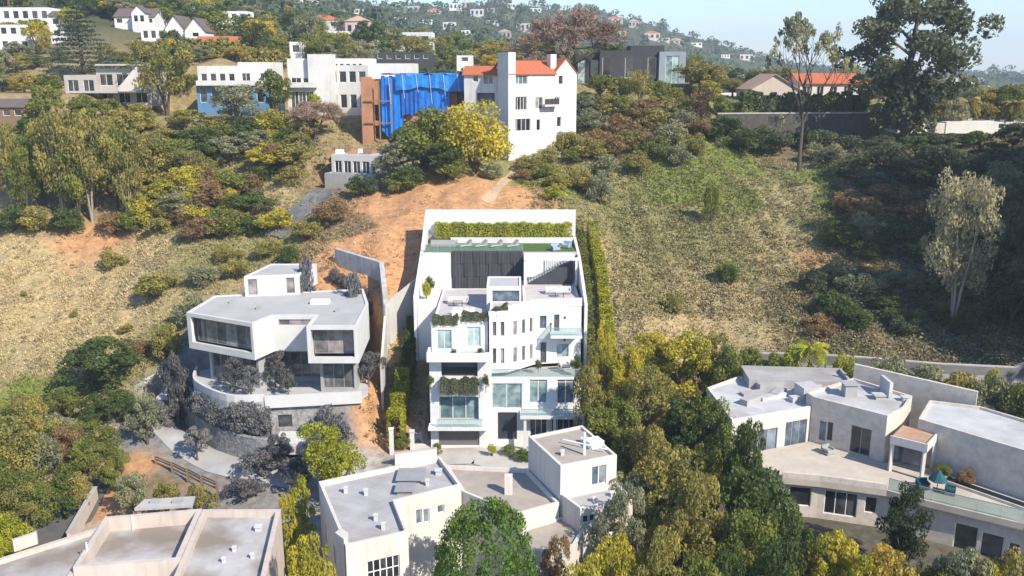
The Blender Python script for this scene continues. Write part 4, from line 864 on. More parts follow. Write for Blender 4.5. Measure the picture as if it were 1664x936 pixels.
# rambling white modern house
W_ = Thing('ridge_house', 'rambling white modern house with stacked terraces on the ridge left of the blue tarpaulin', 'house', (-45, 172, 34))
def px_block(T, u0, u1, vt, vb, Y, dep, wall, roof, rows=(), par=.3, skew=0, frame=None, glass=None, zb=None, **k):
    z1 = atY((u0 + u1) / 2, vt, Y)[2]; z0 = atY((u0 + u1) / 2, vb, Y)[2] if zb is None else zb
    a, b_ = (XZ(u0, z1, Y), Y - skew), (XZ(u1, z1, Y), Y + skew); L = math.hypot(b_[0] - a[0], b_[1] - a[1]); ops = []
    for n, f0, f1, w, nm in rows: ops += winrow(L, n, z0 + (z1 - z0) * f0, z0 + (z1 - z0) * f1, w, .6, None, nm)
    dx, dy = -(b_[1] - a[1]) / L * dep, (b_[0] - a[0]) / L * dep
    block(T, [a, b_, (b_[0] + dx, b_[1] + dy), (a[0] + dx, a[1] + dy)], z0, z1, wall, roof, par, ops={0: ops}, frame=frame, glass=glass, **k); return a, b_, z0, z1
PALEB = mat('pale_blue_render', (.50, .56, .64), .8, .08, .5)
px_block(W_, 320, 385, 107, 132, 172, 9, OFFW, ROOFWHITE, [(4, .35, .85, 1.1, 1)], zb=33)
px_block(W_, 318, 432, 132, 190, 171.2, 9, mat('blue_shade_render', (.10, .22, .40), .8, .15, .5), CONCL, [(6, .55, .9, 1.3, 1)], zb=31)  # bluish shade under the upper storey put into this wall colour
px_block(W_, 386, 440, 101, 132, 174, 9, OFFW, ROOFWHITE, [(2, .3, .8, 1.6, 2)], zb=33)
px_block(W_, 466, 512, 95, 137, 168, 9, OFFW, ROOFWHITE, [(2, .45, .75, 1.8, 2)], zb=30)
px_block(W_, 499, 538, 88, 140, 167, 4, OFFW, ROOFWHITE, [], zb=30)
px_block(W_, 512, 600, 106, 190, 170, 9, OFFW, ROOFWHITE, [(5, .80, .93, 1.4, 1), (5, .50, .66, 1.3, 1)], zb=27, skew=-1.2)
px_block(W_, 466, 514, 134, 182, 166.5, 3, OFFW, CONCL, [(3, .55, .86, 1.5, 2)], zb=28)
px_block(W_, 588, 671, 103, 130, 172.5, 10, OFFW, ROOFWHITE, [], zb=36)
px_block(W_, 536, 604, 95, 110, 176, 6, OFFW, REDTILE, [(6, .3, .75, .8, 1)], zb=40)
for u0, u1, v, Y in ((466, 514, 134, 165.4), (318, 432, 131, 170.0)):
    z = atY(u0, v, Y)[2]; W_.box('balcony', OFFW, XZ(u0, z, Y), XZ(u1, z, Y), Y, Y + 1.2, z - .9, z)
# small concrete house below
C_ = Thing('hillside_bungalow', 'small shaded concrete house with debris on its roof below the blue tarpaulin', 'house', (-29, 146, 24))
c_a, c_b, c_z0, c_z1 = px_block(C_, 535, 622, 252, 300, 147, 7, GREYW, CONCL, [(5, .42, .86, 1.3, 2)], par=.1, skew=-1.5, zb=21)
px_block(C_, 524, 612, 283, 306, 144.6, 2.2, GREYM, CONC, [], zb=19, skew=-1.5)
for i in range(7): C_.box('roof_debris', (TERRA, WFRAME, PLANK)[i % 3], -31 + i * 1.2, -30 + i * 1.2 + .3 * (i % 2), 149 + (i * 1.7) % 4, 150 + (i * 1.7) % 4, c_z1 - .098, c_z1 + .3 + .25 * (i % 3))
# grey two-storey house far left
H_ = Thing('ridge_house', 'grey two-storey house with diagonal outside stair at upper left', 'house', (-80, 172, 36))
px_block(H_, 155, 240, 111, 164, 172, 9, mat('taupe_render', (.40, .37, .34), .85, .12, .5), CONCL, [(3, .55, .85, 2.4, 2), (3, .1, .38, 2.2, 2)], zb=35)
px_block(H_, 103, 156, 122, 166, 170.5, 9, MATS['taupe_render'], CONCL, [(2, .45, .85, 2.0, 2)], zb=35)
H_.box('terrace_slab', CONCL, XZ(110, 38, 169), XZ(225, 38, 169), 168.2, 171.9, 37.6, 37.95); H_.box('eaves', CONCL, XZ(152, 45, 171), XZ(243, 45, 171), 170.9, 182, 42.55, 42.85)
b = MB(); a = (XZ(193, 38, 168), 167.9); c = (XZ(223, 42, 168), 167.9); b.prism([a, c, (c[0], 168.15), (a[0], 168.15)], 37.9, [38.6, 42.6, 42.6, 38.6]); H_.add('stair', b, WHITE2)
# dark modern house
D_ = Thing('ridge_house', 'charcoal modern box house behind the garden on the ridge', 'house', (26, 195, 39))
px_block(D_, 975, 1072, 82, 118, 194, 12, CHAR, CHAR, [(3, .35, .85, 1.8, 1)], zb=37)
px_block(D_, 1025, 1080, 74, 92, 198, 8, CHAR, CHAR, [], zb=40)
px_block(D_, 1072, 1115, 84, 120, 192.5, 10, mat('slate_blue_render', (.24, .28, .34), .7, .1, .5), CHAR, [(1, .2, .9, 2.8, 2)], zb=37, glass=GL_T)
px_block(D_, 935, 977, 88, 118, 196, 8, CHAR, CHAR, [(2, .2, .85, 1.6, 1)], zb=37, glass=GL_T)
# red roofed house on the right
Rr = Thing('ridge_house', 'long beige house with bright red tile roof right of the bare tree', 'house', (65, 196, 36))
ra, rb = XZ(1300, 38, 196), XZ(1410, 38, 196)
block(Rr, [(ra, 196), (rb, 196), (rb, 206), (ra, 206)], 34, 39.0, WHITE2, None, ops={0: winrow(rb - ra, 5, 36.6, 38.3, 1.4)}); gable(Rr, [(ra, 196), (rb, 196), (rb, 206), (ra, 206)], 39.0, 1.9, REDTILE, WHITE2, .5)
rc, rd = XZ(1218, 38, 192), XZ(1298, 38, 192)
block(Rr, [(rc, 192), (rd, 192), (rd, 203), (rc, 203)], 34, 37.8, PINKISH, None, ops={0: winrow(rd - rc, 3, 35.6, 37.2, 1.4)}); gable(Rr, [(rc, 192), (rd, 192), (rd, 203), (rc, 203)], 37.8, 3.0, mat('faded_clay_tile', (.46, .30, .22), .9, .3, 2, bump=.6), PINKISH, .4, axis=1)
# retaining wall with hedge at the ridge edge
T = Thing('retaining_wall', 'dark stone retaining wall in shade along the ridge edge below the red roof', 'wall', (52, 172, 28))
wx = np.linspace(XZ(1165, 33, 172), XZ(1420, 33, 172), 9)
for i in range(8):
    mb = MB(); slopewall(mb, (wx[i], 171.5 + .4 * i), (wx[i + 1], 171.9 + .4 * i), 24, 33.6, 33.6, .5); T.add('wall', mb, mat('shade_darkened_stone', (.09, .085, .08), .95, .4, 1.2, bump=.4))  # dark stone, with tree shade also put into its colour
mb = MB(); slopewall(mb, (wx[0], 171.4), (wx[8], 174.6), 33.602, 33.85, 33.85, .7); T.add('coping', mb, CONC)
T = Thing('pavilion', 'low white pavilion with glass doors right of the great eucalyptus', 'pavilion', (70, 172, 33)); px_block(T, 1457, 1522, 198, 222, 172, 6, WHITE, WHITE, [(3, .3, .85, 1.4, 1)], zb=30)
px_block(T, 1521, 1536, 200, 222, 171, 5, WHITE2, WHITE, [], zb=30)
T = Thing('garden_house', 'small white garden house with dark doorway at the right edge of the ridge', 'house', (82, 174, 33)); px_block(T, 1545, 1612, 196, 226, 174, 7, WHITE2, DARKROOF, [(3, .2, .8, 1.8, 1)], zb=30)
T.box('terrace', WHITE, XZ(1535, 33, 172), XZ(1620, 33, 172), 171, 173.9, 30, 32.2)
T = Thing('garden_house', 'grey-roofed cottage cut by the right edge of the picture', 'house', (92, 176, 33)); px_block(T, 1618, 1690, 198, 224, 177, 7, GREYW, GREYM, [(3, .3, .8, 1.2, 1)], zb=30)
# cottages up the left hill
def cottage(u0, u1, vt, vb, Y, dep, label, roof, wall=WHITE, rh=2.0, kind='gable', n=3, axis=0, name='hill_house', group=None, zdrop=3):
    z1 = atY((u0 + u1) / 2, vt, Y)[2]; z0 = atY((u0 + u1) / 2, vb, Y)[2]; xa, xb = XZ(u0, z1, Y), XZ(u1, z1, Y); L = xb - xa
    T = Thing(name, label, 'house', ((xa + xb) / 2, Y + dep / 2, z0), group)
    P = [(xa, Y), (xb, Y), (xb, Y + dep), (xa, Y + dep)]; hgt = z1 - z0; rows = []
    if n:
        fl = max(1, round(hgt / 3.4))
        for f in range(fl): rows += winrow(L, n, z0 + hgt * (f + .3) / fl, z0 + hgt * (f + .78) / fl, min(1.6, L / n * .6), .5, GL_D, 1)
    block(T, P, z0 - zdrop, z1, wall, roof if kind == 'flat' else None, .2, ops={0: rows}, foot=False)
    if kind == 'gable': gable(T, P, z1, rh, roof, wall, .3, axis=axis)
    elif kind == 'hip': hip(T, P, z1, rh, roof)
    return T
cottage(185, 250, 27, 42, 245, 9, 'white house with brown gable roof high at upper left', DARKROOF, rh=2.2)
cottage(213, 236, 20, 42, 243, 3, 'white gabled wing in front of the high brown-roofed house', DARKROOF, rh=1.8, axis=1, n=2)
cottage(228, 268, 44, 70, 228, 8, 'white house with shaded bays below the high gabled house', GREYROOF, kind='flat')
cottage(268, 300, 47, 62, 226, 10, 'white house with steep twin gables, left gable', DARKROOF, rh=3.2, axis=1, n=1)
cottage(300, 334, 50, 64, 225, 10, 'white house with steep twin gables, right gable with arched front', DARKROOF, rh=3.0, axis=1, n=1)
cottage(314, 392, 72, 86, 214, 9, 'low white house with red tile roof above the terraced ridge house', REDTILE, rh=1.8, n=6)
cottage(-30, 78, 12, 38, 240, 10, 'large white house with hedge in the top left corner', GREYROOF, kind='flat', n=7)
cottage(-20, 44, 40, 84, 222, 10, 'white two-storey house at the left edge under the hedge', GREYROOF, kind='flat', n=4)
cottage(78, 100, 26, 64, 225, 6, 'narrow white house beside the dark cedar', DARKROOF, rh=1.2, n=1)
cottage(-20, 38, 174, 194, 160, 7, 'brown timber house with pale doors at the left edge', DARKROOF, PLANK, rh=1.2, n=3)
cottage(345, 400, 18, 38, 285, 8, 'pale house partly hidden by yellow trees at top left', GREYROOF, kind='flat', n=4)
cottage(470, 490, 68, 92, 205, 4, 'slim white tower house behind the yellow trees', WHITE, kind='flat', n=1)
cottage(610, 700, 85, 100, 225, 8, 'dark low house behind the hedge above the blue tarpaulin', CHAR, CHAR, kind='flat', n=6)
cottage(742, 768, 90, 104, 215, 6, 'small white house left of the villa chimney', GREYROOF, kind='flat', n=1)
cottage(1170, 1212, 152, 164, 210, 6, 'low white house left of the faded red roof', WHITE, kind='flat', n=2)
# houses scattered over the far hills
rg = random.Random(11)
FARH = [(470,12,0),(505,8,0),(440,6,0),(545,30,0),(580,18,0),(520,42,1),(610,44,0),(640,12,0),(655,6,0),(668,16,0),(690,8,0),(705,18,1),(722,6,0),(740,12,0),(760,8,0),(775,22,0),(790,14,0),(800,34,0),(640,30,0),(690,34,0),(730,44,0),(760,52,0),(700,60,0),(740,60,1),(580,60,2),(560,62,0),(620,70,2),(668,80,0),
 (820,24,0),(850,46,0),(835,10,0),(870,14,0),(990,44,0),(1010,52,0),(1030,40,2),(1050,32,0),(1068,36,0),(1085,40,0),(1000,30,1),(970,28,0),(1060,60,1),(1080,62,0),(1100,66,2),(1130,70,0),(1155,60,1),(1165,54,2),(1190,58,0),(1205,66,0),(1120,48,0),(1140,44,0),(1215,94,0),(1180,90,0),(1240,130,0),(1190,130,2),(1385,100,0),(1400,92,0),(1380,120,0),(1590,132,0),(1560,128,0),(1610,140,0),(1545,130,1),(1650,138,0),(1240,110,0),(820,60,2),(840,70,0),(905,60,0),(1130,110,0),(1160,120,0),(1365,130,0)]
def nth(i):
    n = ['first', 'second', 'third', 'fourth', 'fifth', 'sixth', 'seventh', 'eighth', 'ninth', 'tenth', 'eleventh', 'twelfth', 'thirteenth', 'fourteenth', 'fifteenth', 'sixteenth', 'seventeenth', 'eighteenth', 'nineteenth', 'twentieth']; t = ['twenty', 'thirty', 'forty', 'fifty', 'sixty', 'seventy', 'eighty', 'ninety']
    if i < 20: return n[i]
    a, b = divmod(i + 1, 10); return (t[a - 2][:-1] + 'ieth') if b == 0 else t[a - 2] + '-' + n[b - 1]
fc = [0, 0, 0]
for i, (u, v, t) in enumerate(sorted(FARH)):
    p = ground(u, v + 6, 230)[0]; Y = float(p[1])
    if Y > 3000: continue
    w = rg.uniform(9, 17); Y2 = Y + 2; hgt = rg.choice((3.4, 3.8, 6.2, 6.8)); x = float(p[0]); z = float(hz(x, Y2)) + .2
    fc[t] += 1
    sub = ('pale flat-roofed', 'white red-roofed', 'sandy hip-roofed')[t]
    T = Thing('far_house', f'{sub} house on the hazy far hills, {nth(fc[t] - 1)} of its kind from left', 'house', (x, Y2, z), 'houses scattered over the far hills')
    P = [(x - w / 2, Y2), (x + w / 2, Y2 + rg.uniform(-3, 3)), (x + w / 2, Y2 + 9), (x - w / 2, Y2 + 9)]
    rows = winrow(w * .98, 3, z + hgt * .3, z + hgt * .8, w * .18, .8, GL_D, 1)
    block(T, P, z - 6, z + hgt, (WHITE, WHITE2, PINKISH)[t if t else rg.choice((0, 0, 1))], ROOFWHITE if t == 0 else None, .2, ops={0: rows}, foot=False)
    if t: hip(T, P, z + hgt, 2.2, REDTILE if t == 1 else MATS['faded_clay_tile'])
# ------------------------------------------------------------------ vegetation
def rnd_dirs(rs, n, up=0.0):
    d = rs.normal(size=(n, 3)); d[:, 2] += up; return d / np.linalg.norm(d, axis=1, keepdims=True)
def leaf_quads(rs, pos, nrm, size, asp=.62):
    n = len(pos); t = np.cross(nrm, rs.normal(size=(n, 3))); t /= np.linalg.norm(t, axis=1, keepdims=True) + 1e-9; b = np.cross(nrm, t)
    s = (size * (.45 + 1.1 * rs.rand(n) ** 1.5))[:, None]
    V = np.stack([pos - t * s, pos - b * s * asp, pos + t * s, pos + b * s * asp], 1).reshape(-1, 3)
    return V, np.arange(n * 4).reshape(-1, 4)
def clumps(rs, C, RC, n, size, tintc, droop=0.0, outc=None):
    """leaves on the shells of clumps C (k,3) with radii RC (k,3)"""
    k = len(C); w = (RC[:, 0] * RC[:, 2]); w = w / w.sum(); ci = rs.choice(k, n, p=w)
    d = rnd_dirs(rs, n, .25); r = .55 + .5 * rs.rand(n) ** .6
    pos = C[ci] + d * RC[ci] * r[:, None]
    if droop: pos[:, 2] -= droop * rs.rand(n) ** 2
    nrm = d * .75 + rs.normal(size=(n, 3)) * .55; nrm /= np.linalg.norm(nrm, axis=1, keepdims=True)
    V, F = leaf_quads(rs, pos, nrm, np.full(n, size)); tint = np.clip(tintc[ci] + rs.normal(size=n) * .16, 0, 1)
    return V, F, np.repeat(tint, 4)
def branches(rs, mb, p, d, L, r, depth, tips, spread=.6, up=.15, k=5):
    q = p; pts = [tuple(p)]; rad = [r]
    for i in range(3):
        d = d + rs.normal(size=3) * .16 + np.array([0, 0, up * .3]); d = d / np.linalg.norm(d); q = q + d * L / 3; pts.append(tuple(q)); rad.append(r * (1 - .13 * (i + 1)))
    mb.tube(pts, rad, k); 
    if depth == 0: tips.append((q, d)); return
    for i in range(rs.randint(2, 4)):
        e = d + rs.normal(size=3) * spread; e[2] += up; e /= np.linalg.norm(e)
        branches(rs, mb, q, e, L * (.62 + .2 * rs.rand()), r * .58, depth - 1, tips, spread, up, max(3, k - 1))
PROTO = {}
def proto(kind, var):
    """crown and trunk meshes, unit height and unit crown width"""
    key = (kind, var)
    if key in PROTO: return PROTO[key]
    rs = np.random.RandomState(100 * var + sum(map(ord, kind))); mb = MB(); tips = []
    hi = kind.endswith('_hi'); kd = kind.replace('_hi', '').replace('_lo', ''); lo = kind.endswith('_lo')
    def shell(n, cz, rz, rxy=.5, rc=(.10, .17), pw=.42, zmin=-.75):
        d = rnd_dirs(rs, n * 3, .1); d = d[d[:, 2] > zmin][:n]; r = rs.rand(len(d)) ** pw
        C = d * r[:, None] * np.array([rxy - .09, rxy - .09, rz - .08]) + np.array([0, 0, cz]); C[:, :2] *= 1 + .12 * np.sin(np.arctan2(d[:, 1], d[:, 0]) * 3 + var)[:, None]
        q = rc[0] + (rc[1] - rc[0]) * rs.rand(len(d)); RC = np.stack([q, q, q * .8], 1); return C, RC
    N = 11000 if hi else 1500 if lo else 5200; sz = .016 if hi else .042 if lo else .023
    if kd == 'oak':
        Cs = []; RCs = []; nl = 5 + var % 4
        for i in range(nl):
            a = i * 6.283 / nl + rs.rand() * .7; r = (.12 + .17 * rs.rand()) if i else .04; cz = .28 + .50 * rs.rand() if i else .72; R0 = .17 + .10 * rs.rand()
            for j in range(12):
                dd = rnd_dirs(rs, 1, .35)[0]; Cs.append((r * math.cos(a) + dd[0] * R0, r * math.sin(a) + dd[1] * R0, min(.95, cz + dd[2] * R0 * .95))); q = .045 + .075 * rs.rand() ** 1.5; RCs.append((q * 1.15, q * 1.15, q * .8))
        C, RC = np.array(Cs), np.array(RCs); mb.tube([(0, 0, -.05), (.01, 0, .15), (0, .02, .34)], [.045, .034, .026])
        for i in range(6): a = i * 1.05 + var; mb.tube([(0, .01, .22), (.16 * math.cos(a), .16 * math.sin(a), .42), (.3 * math.cos(a), .3 * math.sin(a), .62)], [.022, .015, .006], 5)
        V, F, t = clumps(rs, C, RC, N, sz, rs.rand(len(C)))
    elif kd == 'euc':       # tall, loose, several leaders
        Cs = []; 
        for i in range(5):
            a = i * 1.3 + var; x, y = .17 * math.cos(a), .17 * math.sin(a); top = .72 + .2 * rs.rand()
            mb.tube([(0, 0, -.04), (x * .3, y * .3, .25), (x * .8, y * .8, .5), (x * 1.25, y * 1.25, top)], [.03 if i == 0 else .02, .018, .011, .004], 5)
            for j in range(9): f = .32 + .66 * rs.rand(); w = .30 * (1.15 - abs(f - .62)); Cs.append((x * (.5 + f) + rs.normal() * w * .42, y * (.5 + f) + rs.normal() * w * .42, f))
        C = np.array(Cs); C[:, :2] = np.clip(C[:, :2], -.42, .42); q = .065 + .065 * rs.rand(len(C)); RC = np.stack([q * 1.15, q * 1.15, q * .75], 1)
        V, F, t = clumps(rs, C, RC, int(N * .85), sz * .9, rs.rand(len(C)), .05)
    elif kd == 'gum':       # tall dense crown of irregular lobes on a dark trunk
        mb.tube([(0, 0, -.04), (.01, 0, .2), (-.02, .02, .5), (.02, 0, .85)], [.04, .03, .02, .006])
        Cs = []
        for i in range(15):
            f = .36 + .6 * (i / 14); w = .36 * math.sin(math.pi * min(1, (f - .18) / .88)) ** .7; a = i * 2.4 + var; x, y = w * math.cos(a) * .8, w * math.sin(a) * .8
            mb.tube([(0, 0, f - .14), (x * .6, y * .6, f - .05), (x, y, f)], [.012, .008, .003], 4)
            for j in range(6): Cs.append((x + rs.normal() * .085, y + rs.normal() * .085, min(.96, f + rs.normal() * .035)))
        for i in range(12): a = i * 2.1; Cs.append((.11 * math.cos(a), .11 * math.sin(a), .16 + .3 * i / 12))
        C = np.array(Cs); q = .05 + .055 * rs.rand(len(C)); RC = np.stack([q, q, q * .8], 1); V, F, t = clumps(rs, C, RC, int(N * 1.5), sz * .95, rs.rand(len(C)))
    elif kd == 'sparse':
        for i in range(5):
            e = rs.normal(size=3) * .34; e[2] = 1; branches(rs, mb, np.array([0, 0, .3]), e / np.linalg.norm(e), .22, .013, 4, tips, .5, .22)
        mb.tube([(0, 0, -.05), (.01, 0, .14), (0, 0, .3)], [.026, .021, .017])
        T_ = np.array([x[0] for x in tips]); sel = rs.rand(len(T_)) < .75; C = T_[sel]; C[:, 2] = np.minimum(C[:, 2], 1.0); q = .014 + .022 * rs.rand(len(C)); RC = np.stack([q, q, q], 1)
        V, F, t = clumps(rs, C, RC, int(N * .8), sz * .5, rs.rand(len(C)))
    elif kd == 'bare':
        for i in range(6):
            e = rs.normal(size=3) * .65; e[2] = .8; branches(rs, mb, np.array([0, 0, .2]), e / np.linalg.norm(e), .26, .018, 3, tips, .62, .22)
        mb.tube([(0, 0, -.05), (.01, 0, .1), (0, 0, .22)], [.04, .03, .024])
        P = np.array([x[0] for x in tips]); D = np.array([x[1] for x in tips]); n = N * 2; ci = rs.choice(len(P), n)
        d = D[ci] + rs.normal(size=(n, 3)) * .7; d /= np.linalg.norm(d, axis=1, keepdims=True); p0 = P[ci] + rs.normal(size=(n, 3)) * .03; L = .03 + .05 * rs.rand(n)[:, None]
        sd = np.cross(d, rs.normal(size=(n, 3))); sd /= np.linalg.norm(sd, axis=1, keepdims=True)
        V = np.stack([p0 - sd * .0034, p0 + sd * .0034, p0 + d * L + sd * .0012, p0 + d * L - sd * .0012], 1).reshape(-1, 3); F = np.arange(n * 4).reshape(-1, 4); t = np.repeat(rs.rand(n), 4)
    elif kd == 'cedar':
        mb.tube([(0, 0, -.05), (0, 0, .5), (0, 0, .97)], [.03, .02, .004]); Cs = []; RCs = []
        for i in range(15):
            z = .14 + .84 * i / 14; w = .47 * (1 - (z - .1) / .92) ** .75 + .02
            for j in range(7): a = j * .9 + i * 2.1 + rs.rand() * .5; r = w * (.35 + .6 * rs.rand()); Cs.append((r * math.cos(a), r * math.sin(a), z - r * .10)); RCs.append((.12 * w / .3 + .03, .12 * w / .3 + .03, .017))
        C, RC = np.array(Cs), np.array(RCs); V, F, t = clumps(rs, C, RC, int(N * 1.3), sz * .7, rs.rand(len(C)))
    elif kd == 'cypress':
        mb.tube([(0, 0, -.05), (0, 0, .3)], [.05, .03]); z = .06 + .9 * rs.rand(70); w = .42 * np.sqrt(np.clip(1 - ((z - .4) / .62) ** 2, .02, 1)); a = rs.rand(70) * 6.28; r = w * rs.rand(70) ** .4
        C = np.stack([r * np.cos(a), r * np.sin(a), z], 1); RC = np.tile(np.array([[.11, .11, .06]]), (70, 1)); V, F, t = clumps(rs, C, RC, N, sz, rs.rand(70))
    elif kd == 'ball':
        mb.tube([(0, 0, -.1), (0, 0, .3)], [.05, .035]); d = rnd_dirs(rs, 240, .1); C = d * np.array([.455, .455, .43]) + np.array([0, 0, .52]); C *= (1 + .012 * rs.normal(size=(240, 1)))
        RC = np.full((240, 3), .062); V, F, t = clumps(rs, C, RC, 20000, .0125, np.clip(.5 + .25 * rs.normal(size=240), 0, 1))
    elif kd == 'palm':
        mb.tube([(0, 0, -.05), (.02, 0, .4), (0, 0, .8)], [.035, .028, .024]); Vs = []; Fs = []; n0 = 0
        for i in range(26):
            a = i * 2.4; e = .9 - 1.5 * (i / 26); 
            for j in range(10):
                f = j / 10; r = .5 * f; z = .8 + r * e * .8 - r * r * 1.1; 
                for s in (-1, 1):
                    x, y = r * math.cos(a), r * math.sin(a); px, py = -math.sin(a) * s, math.cos(a) * s; l = .13 * (1 - f * .6)
                    Vs += [(x, y, z), (x + .05 * math.cos(a), y + .05 * math.sin(a), z), (x + px * l + .05 * math.cos(a), y + py * l + .05 * math.sin(a), z - .06), (x + px * l, y + py * l, z - .06)]; Fs.append((n0, n0 + 1, n0 + 2, n0 + 3)); n0 += 4
        V, F, t = np.array(Vs), np.array(Fs), np.repeat(rs.rand(len(Fs)), 4)
    else:                   # bush
        C, RC = shell(26, .42, .5, .5, (.13, .2), .4, -.55); C[:, 2] = np.maximum(C[:, 2], .12); mb.tube([(0, 0, -.2), (0, 0, .3)], [.04, .02])
        for i in range(5): a = i * 1.25; mb.tube([(0, 0, 0), (.22 * math.cos(a), .22 * math.sin(a), .45)], [.02, .008], 4)
        V, F, t = clumps(rs, C, RC, int(N * .75), sz * 1.25, rs.rand(len(C)))
    cm = fastmesh(kind + '_crown', V, F, [LF['mid']], {'tint': t}); tm = mb.mesh(kind + '_trunk', BARK)
    for p in tm.polygons: p.use_smooth = True
    PROTO[key] = (cm, tm); return PROTO[key]
TREES = []
def plant(kind, leaf, x, y, h, w, label, group=None, bark=None, var=None, name=None, cat='tree', sink=.15, rz=None):
    z = float(hz(x, y)) - sink; v = var if var is not None else random.randint(0, 4); cm, tm = proto(kind, v)
    o = bpy.data.objects.new(name or {'euc': 'eucalyptus_tree', 'cedar': 'cedar_tree', 'cypress': 'cypress_tree', 'bush': 'shrub', 'bare': 'bare_tree', 'palm': 'palm_tree', 'sparse': 'eucalyptus_tree'}.get(kind.split('_')[0], {'olive': 'olive_green_tree', 'greyg': 'olive_green_tree', 'sage': 'olive_green_tree', 'dark': 'dark_green_tree', 'deep': 'dark_green_tree', 'dusk': 'dark_green_tree', 'yellow': 'yellow_leaved_tree', 'gold': 'yellow_leaved_tree', 'lime': 'yellow_leaved_tree', 'rust': 'brown_leaved_tree'}.get(leaf, 'leafy_tree')), None)  # leafy trees are named by leaf colour, not by known species
    COL.objects.link(o); o.location = (x, y, z); o.scale = (w, w, h); o.rotation_euler.z = random.random() * 6.28 if rz is None else rz; o.empty_display_size = .1
    tag(o, label, cat, group)
    c = link('foliage' if cat in ('shrub', 'plant') else 'crown', cm, o); t = link('stem' if cat in ('shrub', 'plant') else 'trunk', tm, o)
    c.material_slots[0].link = 'OBJECT'; c.material_slots[0].material = TWIG if kind.startswith('bare') else LF[leaf]
    t.material_slots[0].link = 'OBJECT'; t.material_slots[0].material = bark or BARK
    return o
def tree(kind, leaf, u, Y, vt, wpx, label, group=None, bark=None, var=None, ww=1.0, **k):
    x = XZ(u, float(hz((u - 832) / FPX * Y, Y)), Y); zt = atY(u, vt, Y)[2]; zb = float(hz(x, Y)); h = max(1.0, zt - zb)
    d = Y * CT + (CH - zt) * ST
    w = wpx / FPX * d * ww; h = max(h, .62 * w) if kind.split('_')[0] in ('bush', 'oak') else h
    return plant(kind, leaf, x, Y, h, w, label, group, bark, var, **k)
def treeg(kind, leaf, u, vb, vt, wpx, label, group=None, bark=None, var=None, ymin=60, **k):
    p = ground(u, vb, ymin)[0]; return tree(kind, leaf, u, float(p[1]), vt, wpx, label, group, bark, var, **k)
# --- named trees
tree('cedar', 'cedar', 137, 188, 8, 118, 'large dark layered cedar behind the grey stair house at upper left', ww=1.1)
tree('euc', 'olive', 272, 168, 62, 105, 'tall olive eucalyptus right of the grey stair house')
tree('euc', 'greyg', 385, 160, 138, 105, 'dusty grey-green tree in front of the blue-shaded ridge house wing')
tree('oak', 'mid', 448, 164, 108, 62, 'upright green tree between the two wings of the white ridge house')
tree('bare', 'rust', 512, 157, 158, 105, 'brown twiggy tree below the white ridge house')
tree('oak', 'lime', 510, 161, 150, 40, 'small bright green tree before the white ridge house')
tree('bush_hi', 'yellow', 772, 143, 150, 125, 'broad yellow-green tree left of the tall villa', var=1)
tree('bush_hi', 'mid', 690, 145, 163, 135, 'broad green tree below the blue tarpaulin', var=2)
tree('oak', 'dark', 722, 140, 225, 90, 'dark low tree at the foot of the yellow-green tree')
tree('cypress', 'dark', 722, 163, 118, 14, 'slim dark cypress between tarpaulin and villa')
tree('bare', 'rust', 922, 188, 6, 150, 'large brown leafless tree behind the tall villa', var=1, ww=1.15)
tree('oak', 'olive', 1136, 182, 92, 92, 'dense clipped olive-green tree at the right of the dark box house', var=0)
tree('sparse', 'greyg', 1298, 154, 2, 125, 'tall thin see-through eucalyptus standing before the red-roofed house', None, BARK, 1, ww=1.25)
tree('gum_hi', 'dusk', 1466, 168, -14, 190, 'great dark eucalyptus rising against the sky at right', None, BARK, 1, ww=1.25)
tree('oak', 'dusk', 1470, 167, 120, 105, 'dark lower tree under the great eucalyptus', var=0)
tree('euc_hi', 'sage', 1548, 110, 282, 112, 'pale dusty eucalyptus with leaning bare trunks in the shaded gully', None, BARKP, 0, ww=1.2)
tree('oak_hi', 'dark', 172, 101, 588, 150, 'big round dark green oak at the foot of the dry slope', var=0, ww=1.05)
tree('ball', 'ficus', 790, 61, 812, 172, 'large clipped round green ficus at the bottom centre', var=0, name='ficus_tree', ww=1.0)
tree('oak_hi', 'yellow', 1102, 97, 525, 135, 'yellow-green broad tree between mansion and stone house', var=1)
tree('oak_hi', 'mid', 1168, 96, 560, 80, 'green tree at the left corner of the stone house roof', var=2)
tree('oak_hi', 'olive', 1050, 91, 590, 110, 'olive tree below the yellow-green tree beside the mansion', var=2)
tree('oak_hi', 'mid', 1000, 88, 640, 100, 'green tree at the right of the raised box roof', var=1)
tree('oak_hi', 'dark', 1105, 86, 650, 110, 'dark green tree left of the stone house', var=0)
tree('euc_hi', 'mid', 1150, 84, 640, 90, 'loose green tree touching the stone house wing', var=1)
tree('oak_hi', 'olive', 1085, 70, 735, 165, 'broad olive tree at the bottom between the two front houses', var=0)
tree('oak_hi', 'greyg', 1000, 64, 800, 105, 'grey-green tree right of the ivory house', var=2)
tree('oak_hi', 'dark', 1225, 68, 735, 175, 'broad dark green tree in front of the stone terrace', var=1)
tree('oak_hi', 'mid', 1180, 63, 830, 130, 'green tree at the bottom edge left of the stone terrace', var=2)
tree('oak_hi', 'yellow', 1345, 60, 860, 120, 'yellow-green tree at the bottom edge below the stone terrace', var=0)
tree('oak_hi', 'olive', 1300, 61, 880, 90, 'olive bushy tree at the bottom edge under the white lower window')
tree('oak_hi', 'deep', 1462, 66.5, 800, 100, 'dark green tree against the lower wall of the stone house', var=2)
tree('oak_hi', 'gold', 1440, 58, 872, 150, 'golden yellow tree at the bottom right', var=1)
tree('oak_hi', 'greyg', 1555, 57, 890, 130, 'grey-green tree at the bottom right corner', var=0)
tree('oak_hi', 'yellow', 945, 57, 880, 110, 'yellow-green tree at the bottom edge right of the round ficus', var=1)
